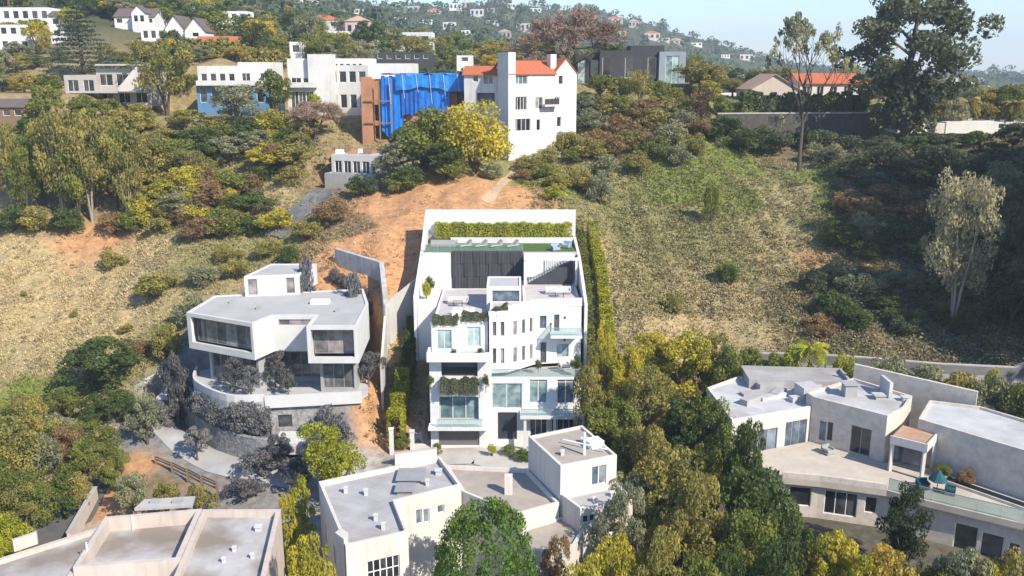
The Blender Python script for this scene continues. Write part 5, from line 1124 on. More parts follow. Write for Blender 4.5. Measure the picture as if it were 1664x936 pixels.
tree('oak_hi', 'rust', 895, 62, 872, 55, 'small reddish tree between ficus and yellow-green tree', var=2)
tree('oak_hi', 'lime', 550, 82, 690, 110, 'yellow-green tree left of the mansion driveway', var=2)
tree('cypress', 'lime', 492, 74, 768, 52, 'bright lime upright tree left of the ivory house roof', var=0)
tree('cypress', 'yellow', 472, 71, 800, 40, 'yellow-green upright tree beside the blush house', var=1)
tree('oak_hi', 'yellow', 505, 58, 872, 105, 'yellow-green tree at the bottom edge between the two front-left houses', var=0)
tree('oak_hi', 'olive', 25, 80, 660, 140, 'olive broad tree at the left edge below the dry slope', var=1)
tree('oak_hi', 'mid', 20, 73, 740, 130, 'green tree at the left edge above the access road', var=2)
tree('oak_hi', 'lime', 18, 66, 838, 85, 'lime bush-like tree in the bottom left corner', var=0)
tree('oak', 'greyg', 85, 92, 660, 90, 'grey-green tree between left edge and the round oak', var=2)
tree('oak_hi', 'mid', 140, 84, 715, 85, 'green tree below the big round oak', var=0)
tree('oak', 'dark', 110, 78, 770, 60, 'dark green tree beside the access road', var=1)
tree('oak', 'greyg', 222, 78, 770, 62, 'grey-green tree behind the blush house, leftmost of three')
tree('oak', 'olive', 272, 78, 778, 60, 'olive tree behind the blush house, middle of three')
tree('oak', 'olive', 330, 79, 785, 52, 'olive tree behind the blush house, right of three')
tree('oak', 'greyg', 240, 92, 640, 60, 'grey-green tree at the left end of the curved driveway', var=1)
# greyish trees around the modern house
for u, Y, vt, w, lb in ((292, 99.5, 560, 58, 'tall charcoal tree at the left corner of the grey house'), (456, 96.2, 565, 50, 'charcoal tree between the two boxes of the grey house'), (600, 97.5, 572, 55, 'grey tree at the right corner of the grey house'),
        (545, 90, 650, 70, 'grey tree before the stone wall of the grey house'), (425, 86.5, 722, 85, 'charcoal tree at the end of the curved driveway'), (225, 98, 650, 60, 'grey tree beside the carport'), (490, 84, 735, 70, 'grey tree left of the yellow-green driveway tree'), (400, 83, 770, 70, 'low charcoal tree above the blush house roof'),
        (505, 109, 408, 40, 'charcoal tree behind the grey house, left of the concrete wall'), (575, 107, 430, 45, 'charcoal tree against the concrete wall')):
    tree('oak', 'grey' if u % 2 else 'dgrey', u, Y, vt, w, lb, None, BARKG)
for i, (x, y, s) in enumerate(((-36.6, 97, 1.0), (-35.2, 95.2, 1.2), (-33.8, 94, 1.1), (-32.3, 92.7, 1.25), (-30.8, 91.6, 1.2), (-29.2, 91.0, 1.3), (-27.6, 90.7, 1.2))):
    z = 2.7; o = plant('bush', 'grey', x, y, 3.4 * s, 2.7 * s, f'charcoal shrub in the curved planting bed, {["first", "second", "third", "fourth", "fifth", "sixth", "seventh"][i]} from left', 'shrubs in the curved bed', BARKG, cat='shrub'); o.location.z = z
for i in range(6):
    o = plant('bush', 'dgrey', -23.6 + i * 1.05, 110.6 + (5 - i) * .75, 2.4, 1.8, f'charcoal shrub along the bent concrete wall, {["first", "second", "third", "fourth", "fifth", "sixth"][i]} from left', 'shrubs along the concrete wall', BARKG, cat='shrub')
# --- left wood
def series(rows, phrase, group, kind_names=None, **k):
    rows = sorted(rows, key=lambda r: r[2]); words = {'oak': 'rounded', 'euc': 'tall loose', 'bush': 'low', 'cypress': 'slim', 'bare': 'twiggy', 'sparse': 'thin', 'palm': 'feathery', 'cedar': 'dark layered'}
    cw = {'mid': 'green', 'olive': 'olive', 'yellow': 'yellow-green', 'lime': 'lime green', 'dark': 'dark green', 'deep': 'very dark green', 'greyg': 'grey-green', 'sage': 'pale sage', 'rust': 'brownish', 'dusk': 'dusky green', 'gold': 'golden', 'grey': 'charcoal', 'far': 'green', 'dgrey': 'charcoal'}
    for i, (kind, leaf, u, Y, vt, w) in enumerate(rows):
        c = 'shrub' if kind == 'bush' else 'tree'; kk = dict(k)
        tree(kind, leaf, u, Y, vt, w, f'{words[kind.split("_")[0]]} {cw[leaf]} {c} {phrase}, {nth(i)} from left', group, cat=c, bark=BARKP if kind.startswith('euc') and leaf in ('sage', 'olive', 'greyg') else None, **kk)
series([('euc', 'olive', 22, 140, 200, 62), ('oak', 'mid', 78, 158, 135, 75), ('euc', 'mid', 68, 142, 205, 80), ('euc', 'olive', 105, 139, 178, 85), ('euc', 'olive', 150, 139, 185, 90), ('euc', 'mid', 190, 141, 205, 80), ('euc', 'olive', 228, 142, 212, 75), ('oak', 'dark', 50, 150, 190, 80), ('oak', 'olive', 200, 153, 175, 80), ('oak', 'olive', 5, 155, 195, 60)], 'in the wood above the dry slope', 'trees in the wood above the dry slope')
series([('bush', 'yellow', 240, 136, 318, 60), ('bush', 'olive', 275, 140, 290, 70), ('bush', 'yellow', 305, 137, 315, 60), ('oak', 'olive', 262, 146, 262, 60), ('bush', 'gold', 372, 139, 300, 50), ('oak', 'dark', 330, 149, 205, 70), ('bush', 'olive', 345, 141, 285, 50), ('bush', 'rust', 300, 134, 350, 50), ('bush', 'olive', 260, 133, 352, 50), ('bush', 'rust', 405, 142, 275, 50), ('bush', 'mid', 350, 134, 335, 45), ('oak', 'greyg', 420, 152, 215, 70)], 'below the blue-shaded ridge wing', 'growth below the blue-fronted wing')
series([('oak', 'dark', 465, 153, 205, 60), ('oak', 'rust', 450, 147, 230, 60), ('bush', 'dark', 430, 145, 265, 50), ('oak', 'greyg', 490, 150, 215, 50), ('oak', 'greyg', 650, 141, 222, 95), ('bush', 'dark', 590, 138, 305, 60), ('bush', 'mid', 650, 138, 275, 60), ('bush', 'rust', 540, 130, 340, 70), ('bush', 'olive', 500, 127, 360, 60), ('oak', 'dark', 660, 150, 205, 60)], 'around the small concrete house', 'growth around the small concrete house')
series([('bush', 'olive', 255, 117, 438, 78), ('bush', 'olive', 185, 128, 402, 48), ('bush', 'rust', 222, 106, 550, 60), ('bush', 'olive', 205, 112, 540, 28), ('bush', 'olive', 275, 105, 520, 55), ('bush', 'greyg', 330, 118, 430, 60), ('bush', 'olive', 370, 124, 395, 50), ('bush', 'greyg', 310, 110, 470, 60), ('bush', 'sage', 345, 131, 375, 55), ('bush', 'olive', 385, 119, 415, 50), ('bush', 'dark', 470, 121, 395, 40), ('bush', 'olive', 440, 124, 385, 50), ('bush', 'olive', 230, 121, 470, 24), ('bush', 'olive', 120, 118, 500, 14), ('bush', 'olive', 40, 122, 470, 12)], 'on the dry slope left of the grey house', 'shrubs on the dry slope')
series([('oak', 'mid', 975, 178, 118, 50), ('oak', 'olive', 1010, 176, 122, 45), ('euc', 'olive', 1040, 172, 112, 50), ('oak', 'mid', 1070, 174, 128, 45), ('bush', 'mid', 940, 170, 150, 45), ('oak', 'olive', 1100, 172, 140, 40), ('bush', 'greyg', 960, 163, 175, 60), ('bush', 'rust', 1010, 161, 180, 60), ('bush', 'olive', 1060, 163, 172, 60), ('bush', 'greyg', 1110, 162, 175, 60), ('bush', 'olive', 900, 156, 205, 50), ('bush', 'rust', 1040, 157, 205, 70), ('bush', 'greyg', 1090, 158, 195, 60), ('bush', 'olive', 960, 153, 220, 60), ('euc', 'rust', 1135, 165, 150, 50), ('bush', 'rust', 1000, 154, 215, 50), ('bush', 'mid', 930, 152, 235, 40), ('bush', 'olive', 1130, 156, 210, 40)], 'on the bank below the dark box house', 'growth below the dark box house')
series([('bush', 'dark', 1180, 168, 188, 60), ('bush', 'dark', 1230, 167, 200, 70), ('oak', 'mid', 1215, 185, 150, 40), ('bush', 'mid', 1370, 178, 170, 60), ('bush', 'greyg', 1350, 158, 235, 50), ('bush', 'greyg', 1320, 160, 228, 40), ('oak', 'olive', 1510, 178, 128, 70), ('oak', 'sage', 1545, 175, 160, 60), ('palm', 'olive', 1568, 180, 150, 40), ('oak', 'olive', 1600, 183, 140, 60), ('oak', 'mid', 1640, 182, 135, 60), ('palm', 'olive', 1645, 178, 155, 40), ('palm', 'olive', 1250, 205, 132, 30), ('oak', 'olive', 1190, 205, 138, 50), ('oak', 'greyg', 1420, 200, 130, 50)], 'around the right ridge gardens', 'growth around the ridge gardens at right')
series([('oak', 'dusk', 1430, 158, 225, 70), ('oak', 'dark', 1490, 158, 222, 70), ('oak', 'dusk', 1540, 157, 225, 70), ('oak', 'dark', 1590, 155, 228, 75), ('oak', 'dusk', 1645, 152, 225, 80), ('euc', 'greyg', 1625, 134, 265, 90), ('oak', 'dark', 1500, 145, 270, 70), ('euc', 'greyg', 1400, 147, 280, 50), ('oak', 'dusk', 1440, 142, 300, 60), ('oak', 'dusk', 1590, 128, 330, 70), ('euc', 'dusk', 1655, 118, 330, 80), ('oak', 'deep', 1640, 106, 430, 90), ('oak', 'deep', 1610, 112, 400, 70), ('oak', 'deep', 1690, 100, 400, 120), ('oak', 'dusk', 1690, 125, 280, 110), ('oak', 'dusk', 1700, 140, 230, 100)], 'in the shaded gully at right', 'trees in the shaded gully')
series([('bush', 'dusk', 1320, 119, 430, 50), ('bush', 'rust', 1350, 121, 440, 50), ('bush', 'dusk', 1395, 119, 420, 60), ('bush', 'dark', 1430, 114, 470, 60), ('bush', 'dusk', 1360, 114, 480, 60), ('bush', 'rust', 1330, 110, 520, 60), ('bush', 'dark', 1390, 110, 510, 60), ('bush', 'dusk', 1470, 109, 520, 60), ('bush', 'mid', 1180, 122, 420, 40), ('bush', 'olive', 1095, 115, 470, 36), ('bush', 'mid', 1155, 137, 290, 32), ('bush', 'dark', 1185, 121, 425, 30), ('bush', 'dusk', 1440, 127, 400, 50), ('bush', 'greyg', 1400, 130, 340, 60)], 'on the slope above the stone house', 'shrubs on the slope above the stone house')
series([('bush', 'mid', 1215, 99, 555, 60), ('bush', 'lime', 1280, 98, 560, 50), ('palm', 'lime', 1310, 98, 545, 60), ('bush', 'lime', 1365, 97, 568, 55), ('bush', 'mid', 1250, 98, 560, 50), ('bush', 'greyg', 1440, 95, 565, 70), ('bush', 'greyg', 1495, 94, 580, 70), ('bush', 'mid', 1400, 95, 590, 50), ('bush', 'olive', 1550, 92, 590, 80), ('bush', 'greyg', 1600, 90, 600, 70), ('bush', 'mid', 1650, 88, 610, 70), ('bush', 'dark', 1450, 92, 615, 60), ('bush', 'dark', 1510, 91, 625, 60), ('bush', 'deep', 1640, 80, 660, 60), ('bush', 'lime', 1605, 93, 590, 30)], 'in the row behind the stone house', 'shrubs behind the stone house')
for kind, leaf, x, y, z, h, w, lb in (('bush', 'rust', 41.6, 74.6, 5.0, 1.6, 1.8, 'dark red shrub at the foot of the pale stone wall'), ('bush', 'mid', 40.2, 76.2, 5.0, 1.3, 1.8, 'green shrub left of the dark red shrub on the stone terrace'),
        ('bush', 'dark', -10.6, 110.6, DECK, 2.2, 1.4, 'dark potted plant in the corner of the roof deck'), ('bush', 'lime', -10.6, 106.5, DECK, 2.6, 1.2, 'lime bamboo clump at the left end of the roof deck'),
        ('bush', 'mid', -8.3, 91.0, .4, 1.6, 1.2, 'small green shrub left of the garage'), ('bush', 'lime', -2.2, 90.6, .4, 1.6, 1.2, 'small lime shrub right of the garage'), ('bush', 'mid', -.4, 91.0, .4, 1.3, 1.8, 'low shrub before the dark front door'), ('bush', 'ficus', 1.4, 89.6, .4, 1.4, 2.6, 'clipped green shrub in the front garden of the mansion'),
        ('bush', 'dark', -9.0, 92.3, 7.6, 1.8, .9, 'dark plant at the left end of the loggia balcony'), ('bush', 'dark', -2.9, 92.3, 7.6, 1.9, .9, 'dark plant at the right end of the loggia balcony'), ('bush', 'dark', 7.3, 95.4, 8.51, 2.2, 1.4, 'dark plant at the right end of the upper terrace'), ('bush', 'dark', 3.0, 96.2, 8.51, 1.5, .9, 'dark plant by the upper terrace door'),
        ('bush', 'mid', -12.2, 92.6, .4, 2.4, 2.0, 'green shrub between the two gate pillars'), ('bush', 'dark', -6.4, 93.0, 11.3, .9, .8, 'small dark plant on the bedroom balcony, left one'), ('bush', 'dark', -3.5, 93.2, 11.3, .9, .9, 'small dark plant on the bedroom balcony, right one')):
    o = plant(kind, leaf, x, y, h, w, lb, None, cat='plant', name='shrub'); o.location.z = z - .02
FILL1 = [('oak_hi', l, u, Y, vt, w) for u, Y, vt, w, l in ((960, 90, 580, 75, 'olive'), (985, 86, 690, 85, 'dark'), (1022, 83, 695, 95, 'mid'), (1060, 80, 690, 95, 'olive'), (1112, 77, 720, 110, 'mid'), (1165, 77, 690, 95, 'mid'), (1030, 72, 765, 105, 'greyg'), (1066, 65, 815, 125, 'olive'), (1125, 64, 790, 125, 'olive'), (1003, 59, 862, 105, 'yellow'), (1062, 57, 880, 115, 'olive'), (1122, 57, 888, 115, 'mid'), (1242, 58, 872, 120, 'dark'), (1272, 64, 825, 95, 'dark'), (1200, 73, 680, 75, 'dark'), (1015, 95, 550, 65, 'yellow'), (978, 97, 520, 50, 'yellow'), (1062, 100, 538, 85, 'yellow'), (1142, 99, 538, 70, 'olive'), (1175, 58, 880, 100, 'dark'))]
series(FILL1, 'in the thicket right of the mansion', 'thicket between mansion and stone house')
series([('oak_hi', l, u, Y, vt, w) for u, Y, vt, w, l in ((1640, 56, 900, 130, 'olive'), (1500, 58, 893, 110, 'mid'), (1392, 58, 882, 95, 'yellow'), (1590, 57, 905, 100, 'yellow'))], 'along the bottom right edge', 'trees along the bottom right edge')
series([('oak_hi', l, u, Y, vt, w) for u, Y, vt, w, l in ((62, 88, 640, 90, 'olive'), (105, 96, 628, 70, 'mid'), (42, 96, 640, 80, 'olive'), (0, 91, 655, 90, 'mid'), (66, 82, 700, 95, 'greyg'), (102, 86, 695, 75, 'rust'), (165, 89, 680, 85, 'mid'), (205, 96, 632, 65, 'dark'), (62, 76, 765, 85, 'mid'), (30, 70, 800, 95, 'olive'), (4, 64, 868, 75, 'lime'), (192, 83, 725, 55, 'mid'), (130, 79, 770, 60, 'olive'), (155, 95, 640, 70, 'dark'))], 'in the grove above the access road', 'grove by the access road')
series([('euc', 'olive', 10, 146, 215, 70), ('euc', 'mid', 45, 138, 240, 60), ('euc', 'olive', 85, 145, 195, 80), ('oak', 'olive', 125, 148, 200, 80), ('euc', 'mid', 130, 138, 230, 65), ('euc', 'olive', 170, 145, 195, 80), ('oak', 'olive', 210, 147, 215, 75), ('euc', 'olive', 210, 138, 240, 65), ('oak', 'mid', 140, 160, 150, 60), ('oak', 'mid', 180, 161, 158, 60), ('oak', 'olive', 230, 160, 165, 60), ('bush', 'dark', 20, 136, 325, 70), ('bush', 'olive', 60, 136, 330, 60), ('bush', 'dark', 110, 136, 330, 60), ('bush', 'rust', 185, 136, 340, 60), ('oak', 'olive', 245, 150, 230, 60), ('oak', 'dark', 295, 152, 220, 70), ('bush', 'mid', 325, 146, 262, 60), ('oak', 'olive', 300, 160, 190, 60), ('bush', 'olive', 270, 136, 330, 60), ('bush', 'yellow', 320, 134, 335, 60), ('bush', 'olive', 380, 133, 335, 60), ('oak', 'greyg', 375, 150, 235, 80), ('oak', 'olive', 345, 158, 200, 60), ('bush', 'rust', 240, 140, 300, 55), ('bush', 'mid', 215, 135, 335, 50), ('euc', 'olive', 250, 143, 215, 80), ('euc', 'mid', 282, 145, 225, 75), ('euc', 'olive', 310, 143, 240, 70), ('oak', 'dark', 338, 152, 215, 80), ('euc', 'yellow', 300, 138, 270, 70), ('oak', 'yellow', 262, 138, 290, 70)], 'in the thick of the left wood', 'thick of the left wood')
series([('oak', 'greyg', 955, 168, 150, 55), ('oak', 'olive', 985, 166, 150, 60), ('oak', 'mid', 1015, 168, 150, 55), ('oak', 'rust', 1045, 165, 158, 55), ('oak', 'olive', 1080, 167, 150, 60), ('oak', 'mid', 1120, 167, 158, 55), ('bush', 'olive', 925, 155, 208, 50), ('bush', 'rust', 975, 157, 205, 55), ('bush', 'olive', 1020, 156, 205, 60), ('bush', 'mid', 1065, 155, 215, 60), ('bush', 'greyg', 1105, 153, 228, 50), ('bush', 'rust', 1130, 161, 185, 55), ('bush', 'olive', 890, 150, 235, 45), ('bush', 'greyg', 985, 149, 245, 50), ('bush', 'olive', 1035, 150, 240, 50), ('bush', 'dark', 1160, 163, 195, 50), ('bush', 'dark', 1205, 164, 205, 60), ('bush', 'dusk', 1260, 166, 205, 60), ('bush', 'dusk', 1330, 167, 205, 60), ('bush', 'dusk', 1380, 165, 215, 60)], 'in the scrub belt under the ridge gardens', 'scrub belt under the ridge gardens')
gs = []
for i in range(34):
    u, v = 236 + (i * 71) % 250, 215 + (i * 53) % 175; p = ground(u, v, 84)[0]
    if 470 < u and v > 330: continue
    gs.append((('bush', 'oak', 'bush', 'bush', 'oak')[i % 5], ('olive', 'greyg', 'mid', 'yellow', 'olive', 'rust', 'dark')[i % 7], u, float(p[1]), v - 20 - (i * 7) % 26, 48 + (i * 17) % 36))
series(gs[:17], 'in the brush left of the grey house', 'brush between wood and grey house'); series(gs[17:], 'in the brush under the white ridge house', 'brush under the white ridge house')
series([(('oak', 'oak', 'euc', 'oak')[i % 4], ('mid', 'olive', 'dark', 'greyg', 'gold', 'mid')[i % 6], u, Y, vt, w) for i, (u, Y, vt, w) in enumerate(((-10, 200, 92, 60), (25, 196, 98, 55), (62, 200, 88, 55), (5, 178, 120, 60), (40, 176, 125, 55), (75, 178, 118, 50), (200, 196, 84, 50), (232, 198, 78, 55), (300, 190, 92, 50), (325, 194, 90, 45), (345, 196, 88, 50), (215, 186, 98, 40), (255, 186, 95, 45), (180, 200, 80, 50), (20, 214, 82, 50), (95, 206, 80, 40), (385, 196, 90, 45), (90, 170, 130, 40)))], 'on the bank around the grey stair house', 'bank around the grey stair house')
gs = []
for i in range(44):
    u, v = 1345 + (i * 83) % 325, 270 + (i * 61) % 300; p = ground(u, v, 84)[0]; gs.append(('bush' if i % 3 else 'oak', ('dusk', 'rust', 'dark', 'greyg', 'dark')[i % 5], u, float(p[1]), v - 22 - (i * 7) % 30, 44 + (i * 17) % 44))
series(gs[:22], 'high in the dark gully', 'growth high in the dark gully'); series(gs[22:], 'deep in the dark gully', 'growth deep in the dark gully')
series([('oak', 'olive', 1150, 178, 128, 50), ('oak', 'mid', 1172, 176, 150, 45), ('bush', 'olive', 1190, 178, 165, 40), ('bush', 'mid', 1385, 180, 170, 50), ('oak', 'olive', 1400, 183, 160, 45), ('oak', 'greyg', 1425, 178, 165, 45), ('bush', 'dark', 1300, 170, 222, 50), ('bush', 'dusk', 1345, 171, 222, 50)], 'beside the dark ridge retaining wall', 'growth beside the ridge wall')
series([('bush', 'mid', 735, 139, 258, 60), ('bush', 'dark', 665, 139, 262, 60), ('bush', 'greyg', 800, 141, 262, 40), ('bush', 'olive', 860, 147, 245, 50), ('bush', 'mid', 885, 143, 268, 50), ('bush', 'olive', 905, 139, 285, 50), ('bush', 'rust', 850, 142, 270, 40), ('bush', 'olive', 940, 142, 262, 55), ('bush', 'greyg', 975, 140, 275, 55), ('bush', 'lime', 900, 134, 300, 44)], 'on the brow above the orange earth', 'shrubs on the brow above the orange earth')
for i, (x, y, z, h, w) in enumerate(((-31.5, 94.6, 6.35, 4.2, 3.0), (-29.2, 93.4, 6.35, 3.6, 2.6), (-25.2, 94.0, 6.32, 3.2, 2.2), (-34.4, 89.6, 0.4, 4.0, 3.4), (-24.6, 87.0, .4, 4.4, 3.6), (-41, 96.5, .6, 4.6, 3.4), (-19.0, 90.2, .6, 4.2, 3.4), (-21.2, 88.4, .5, 3.8, 3.2))):
    o = plant('oak', 'grey' if i % 2 else 'dgrey', x, y, h, w, 'charcoal tree at the grey house, ' + ('left on the curved terrace', 'right on the curved terrace', 'on the terrace before the right glazed box', 'below the curved stone wall', 'at the end of the curved drive', 'by the carport', 'below the stone storey', 'left of the driveway tree')[i], 'charcoal trees of the grey house', BARKG, name='charcoal_tree'); o.location.z = z - .03
# unseen tall trees added right of the picture to shade gully and right wing
for i, (x, y, h, w) in enumerate(((60, 60, 17, 11), (66, 68, 17, 11), (72, 76, 16, 12), (76, 84, 16, 12), (80, 92, 16, 13), (84, 84, 17, 13), (86, 99, 15, 13), (92, 92, 15, 13), (90, 108, 15, 13), (98, 102, 15, 13), (100, 114, 15, 13), (78, 104, 14, 11), (84, 116, 13, 11), (92, 124, 13, 12), (66, 58, 16, 11), (73, 65, 17, 12))):
    plant('oak', 'dark', x, y, h, w, f'unseen tall dark tree added for shade beyond the right edge, {nth(i)} from the front', 'unseen shade trees on the canyon side')
# --- hedges: leaf-by-leaf volumes along a line
def hedge(path, w, h, leaf, label, n=7000, size=.11, zfun=None, rough=.25, name='hedge', streak=0):
    rs = np.random.RandomState(len(label)); P = np.array(path, float); seg = np.linalg.norm(np.diff(P[:, :2], axis=0), axis=1); cum = np.concatenate([[0], np.cumsum(seg)])
    s = rs.rand(n) * cum[-1]; x = np.interp(s, cum, P[:, 0]); y = np.interp(s, cum, P[:, 1]); z0 = np.interp(s, cum, P[:, 2]) if P.shape[1] > 2 else hz(x, y)
    i = np.clip(np.searchsorted(cum, s) - 1, 0, len(seg) - 1); d = (np.diff(P[:, :2], axis=0) / seg[:, None])[i]; nx, ny = -d[:, 1], d[:, 0]
    bump = 1 + rough * (np.sin(s * 2.1 + 1) * .4 + np.sin(s * 5.3) * .35 + np.sin(s * .7) * .3)
    face = rs.rand(n); q = np.where(face < .35, 1.0, np.where(face < .6, -1.0, rs.rand(n) * 2 - 1)); q = q * (1 - .3 * rs.rand(n)); zz = np.where(face < .6, rs.rand(n), 1 - .15 * rs.rand(n))
    pos = np.stack([x + nx * q * w / 2 * bump, y + ny * q * w / 2 * bump, z0 + zz * h * bump], 1)
    nr = np.stack([nx * q * (face < .6) , ny * q * (face < .6), .3 + (face >= .6) * 1.0], 1) + rs.normal(size=(n, 3)) * .5; nr /= np.linalg.norm(nr, axis=1, keepdims=True)
    V, F = leaf_quads(rs, pos, nr, np.full(n, size)); tint = np.clip(.5 + .3 * np.sin(s * 3.3 + 2 * np.sin(s)) + rs.normal(size=n) * .18, 0, 1)
    c = (V[:, 0].mean(), V[:, 1].mean(), V[:, 2].min())
    T = Thing(name, label, 'hedge', c); cr = link('foliage', fastmesh('foliage', V - np.array(c), F, [LF[leaf]], {'tint': np.repeat(tint, 4)}), T.o)
    mb = MB()
    for k in np.arange(.4, cum[-1], 1.1):
        a = (float(np.interp(k, cum, P[:, 0])), float(np.interp(k, cum, P[:, 1]))); zb = float(np.interp(k, cum, P[:, 2])) if P.shape[1] > 2 else float(hz(*a)); mb.tube([(*a, zb - .2), (*a, zb + h * .7)], [.06, .03], 4)
    T.add('stems', mb, BARK); return T
hedge([(-10.6, 120.3, LAWNZ + .6), (8.2, 120.3, LAWNZ + .6)], 1.1, 2.0, 'lime', 'bamboo hedge along the white back wall of the upper lawn', 17000, .10, rough=.1)
hedge([(9.5, 99), (9.6, 106), (9.7, 115), (9.5, 123)], 1.2, 2.4, 'mid', 'green hedge climbing close along the right wall of the mansion', 14000, .13)
hedge([(11.9, 96), (11.9, 106), (11.9, 115), (11.4, 124)], 1.5, 3.0, 'lime', 'tall yellow-green hedge climbing the slope right of the mansion', 22000, .13)
hedge([(11.0, 90), (10.6, 95), (10.8, 98)], 2.4, 4.2, 'olive', 'thick olive hedge at the lower right flank of the mansion', 16000, .14)
hedge([(9.2, 84), (9.8, 92)], 2.6, 6.0, 'mid', 'tall green hedge right of the mansion entrance', 16000, .14)
hedge([(-13.2, 92.5), (-12.9, 99)], 1.5, 3.8, 'lime', 'bright lime hedge along the lower left side of the mansion', 14000, .12)
hedge([(-12.7, 99.2), (-12.3, 106)], 1.4, 3.0, 'dark', 'dark green hedge along the upper left side of the mansion', 12000, .12)
hedge([(-8.8, 94.5, 14.5), (-6.0, 94.5, 14.5)], 1.0, .85, 'dusk', 'trailing grey-green planting on the left roof deck parapet', 3500, .10)
hedge([(-5.6, 95.7, 14.6), (-2.6, 95.5, 14.6), (-.5, 95.8, 15.8)], 1.0, .85, 'dusk', 'trailing grey-green planting on the middle roof deck parapet', 4000, .10)
hedge([(-7.9, 92.45, 7.15), (-3.7, 92.45, 7.15)], 1.15, 1.5, 'dusk', 'trailing planting in the loggia balcony planter', 6000, .09)
hedge([(22.5, 98.6), (30, 98.2), (36, 97)], 1.6, 3.0, 'mid', 'clipped green hedge behind the roofs of the stone house', 8000, .14)
hedge([(XZ(1205, 36, 176), 176, 33.9), (XZ(1410, 36, 178), 178, 33.9)], 2.0, 3.2, 'dark', 'long dark hedge before the red-roofed house', 6000, .28)
hedge([(XZ(660, 39, 186), 186, 38.0), (XZ(770, 39, 184), 184, 37.5)], 3, 3.6, 'dark', 'dark clipped hedge behind the blue tarpaulin', 5000, .3)
hedge([(XZ(300, 42, 200), 200), (XZ(470, 42, 198), 198)], 3, 3.4, 'olive', 'long olive hedge behind the white ridge house', 6000, .3)
hedge([(XZ(0, 50, 232), 232), (XZ(75, 50, 232), 232)], 3, 4.0, 'mid', 'green hedge below the large house in the top left corner', 4000, .35)
hedge([(XZ(960, 38, 184), 184), (XZ(1110, 38, 182), 182)], 2, 2.0, 'mid', 'low green hedge before the dark box house', 4000, .25)
# --- background trees between the houses, then the far woods
rg = random.Random(5); back = []
BOX = ((185, 250, 250), (225, 340, 228), (310, 395, 216), (-40, 110, 240), (-20, 50, 222), (345, 400, 285), (1210, 1415, 198), (930, 1125, 196), (605, 705, 226), (740, 770, 215), (1165, 1215, 210), (465, 495, 205))
for i in range(620):
    Y = rg.choice((192, 204, 216, 228, 240, 255, 270, 290, 310, 335, 360, 385)) + rg.uniform(-6, 6); u = rg.uniform(-60, 1720)
    if u > 560 and rg.random() < .6: continue
    if any(a - 14 < u < b + 14 and yy - 30 < Y < yy + 14 for a, b, yy in BOX): continue
    if Y < 205 and 320 < u < 940: continue
    if Y < 222 and 60 < u < 215: continue
    back.append((u, Y))
ZN = ((180, 'around the cedar at upper left'), (330, 'around the white gabled houses'), (480, 'behind the terraces of the white ridge house'), (700, 'behind the blue tarpaulin'), (930, 'behind the tall villa'), (1150, 'behind the dark box house'), (1400, 'around the red-roofed house'), (2000, 'behind the great eucalyptus'))
cwd = {'mid': 'green', 'olive': 'olive', 'dark': 'dark green', 'greyg': 'grey-green', 'yellow': 'yellow-green', 'gold': 'golden'}; cnt = {}
for u, Y in sorted(back):
    x = (u - 832) / FPX * Y * .97; zn = next(z for lim, z in ZN if u < lim); lf = rg.choice(('mid', 'olive', 'dark', 'greyg', 'mid', 'dark', 'olive', 'yellow' if u < 500 else 'mid', 'gold' if u < 500 else 'greyg')); h = rg.uniform(4.5, 9.0); key = (zn, lf); cnt[key] = cnt.get(key, -1) + 1
    plant(rg.choice(('oak', 'oak', 'oak', 'euc')), lf, x, Y, h, h * rg.uniform(.9, 1.35), f'{cwd[lf]} tree {zn}, {nth(cnt[key])} such from left', 'background trees ' + zn)
series([('oak', 'gold', 415, 225, 30, 70), ('oak', 'yellow', 60, 218, 32, 40), ('oak', 'gold', 75, 214, 40, 30), ('oak', 'olive', 440, 215, 48, 60), ('cypress', 'dark', 398, 212, 58, 12), ('cypress', 'lime', 408, 213, 52, 26), ('euc', 'greyg', 495, 240, 20, 60), ('oak', 'dark', 600, 260, 30, 60), ('oak', 'olive', 560, 235, 50, 60), ('oak', 'mid', 640, 300, 45, 60), ('oak', 'gold', 800, 205, 86, 40), ('oak', 'greyg', 30, 205, 95, 60), ('euc', 'sage', 60, 178, 120, 60), ('oak', 'olive', 20, 185, 130, 50), ('oak', 'olive', 255, 190, 80, 50)], 'standing out among the upper houses', 'noted trees among the upper houses')
rs = np.random.RandomState(21); n = 9500
uu = rs.rand(n) * 1900 - 120; YY = np.exp(rs.uniform(math.log(370), math.log(1900), n)); xx = (uu - 832) / FPX * YY; zz = hz(xx, YY)
hh = 3.0 + 5.5 * rs.rand(n) ** 1.5; hh[rs.rand(n) < .04] *= 1.8; ww = hh * (.4 + .35 * rs.rand(n)); kq = 38
d = rnd_dirs(rs, n * kq, .35); C = np.repeat(np.stack([xx, YY, zz + hh * .55], 1), kq, 0); Rr_ = np.repeat(np.stack([ww, ww, hh * .5], 1), kq, 0) * (.75 + .4 * rs.rand(n * kq))[:, None]
nrm = d + rs.normal(size=d.shape) * .35; nrm /= np.linalg.norm(nrm, axis=1, keepdims=True)
V, Fq = leaf_quads(rs, C + d * Rr_, nrm, np.repeat(hh * .15, kq), .8); tint = np.clip(np.repeat(rs.rand(n), kq) * .8 + rs.rand(n * kq) * .2, 0, 1)
fo = link('far_woods', fastmesh('far_woods', V, Fq, [LF['far']], {'tint': np.repeat(tint, 4)})); tag(fo, 'hazy woods covering the far hills', 'woods', kind='stuff')
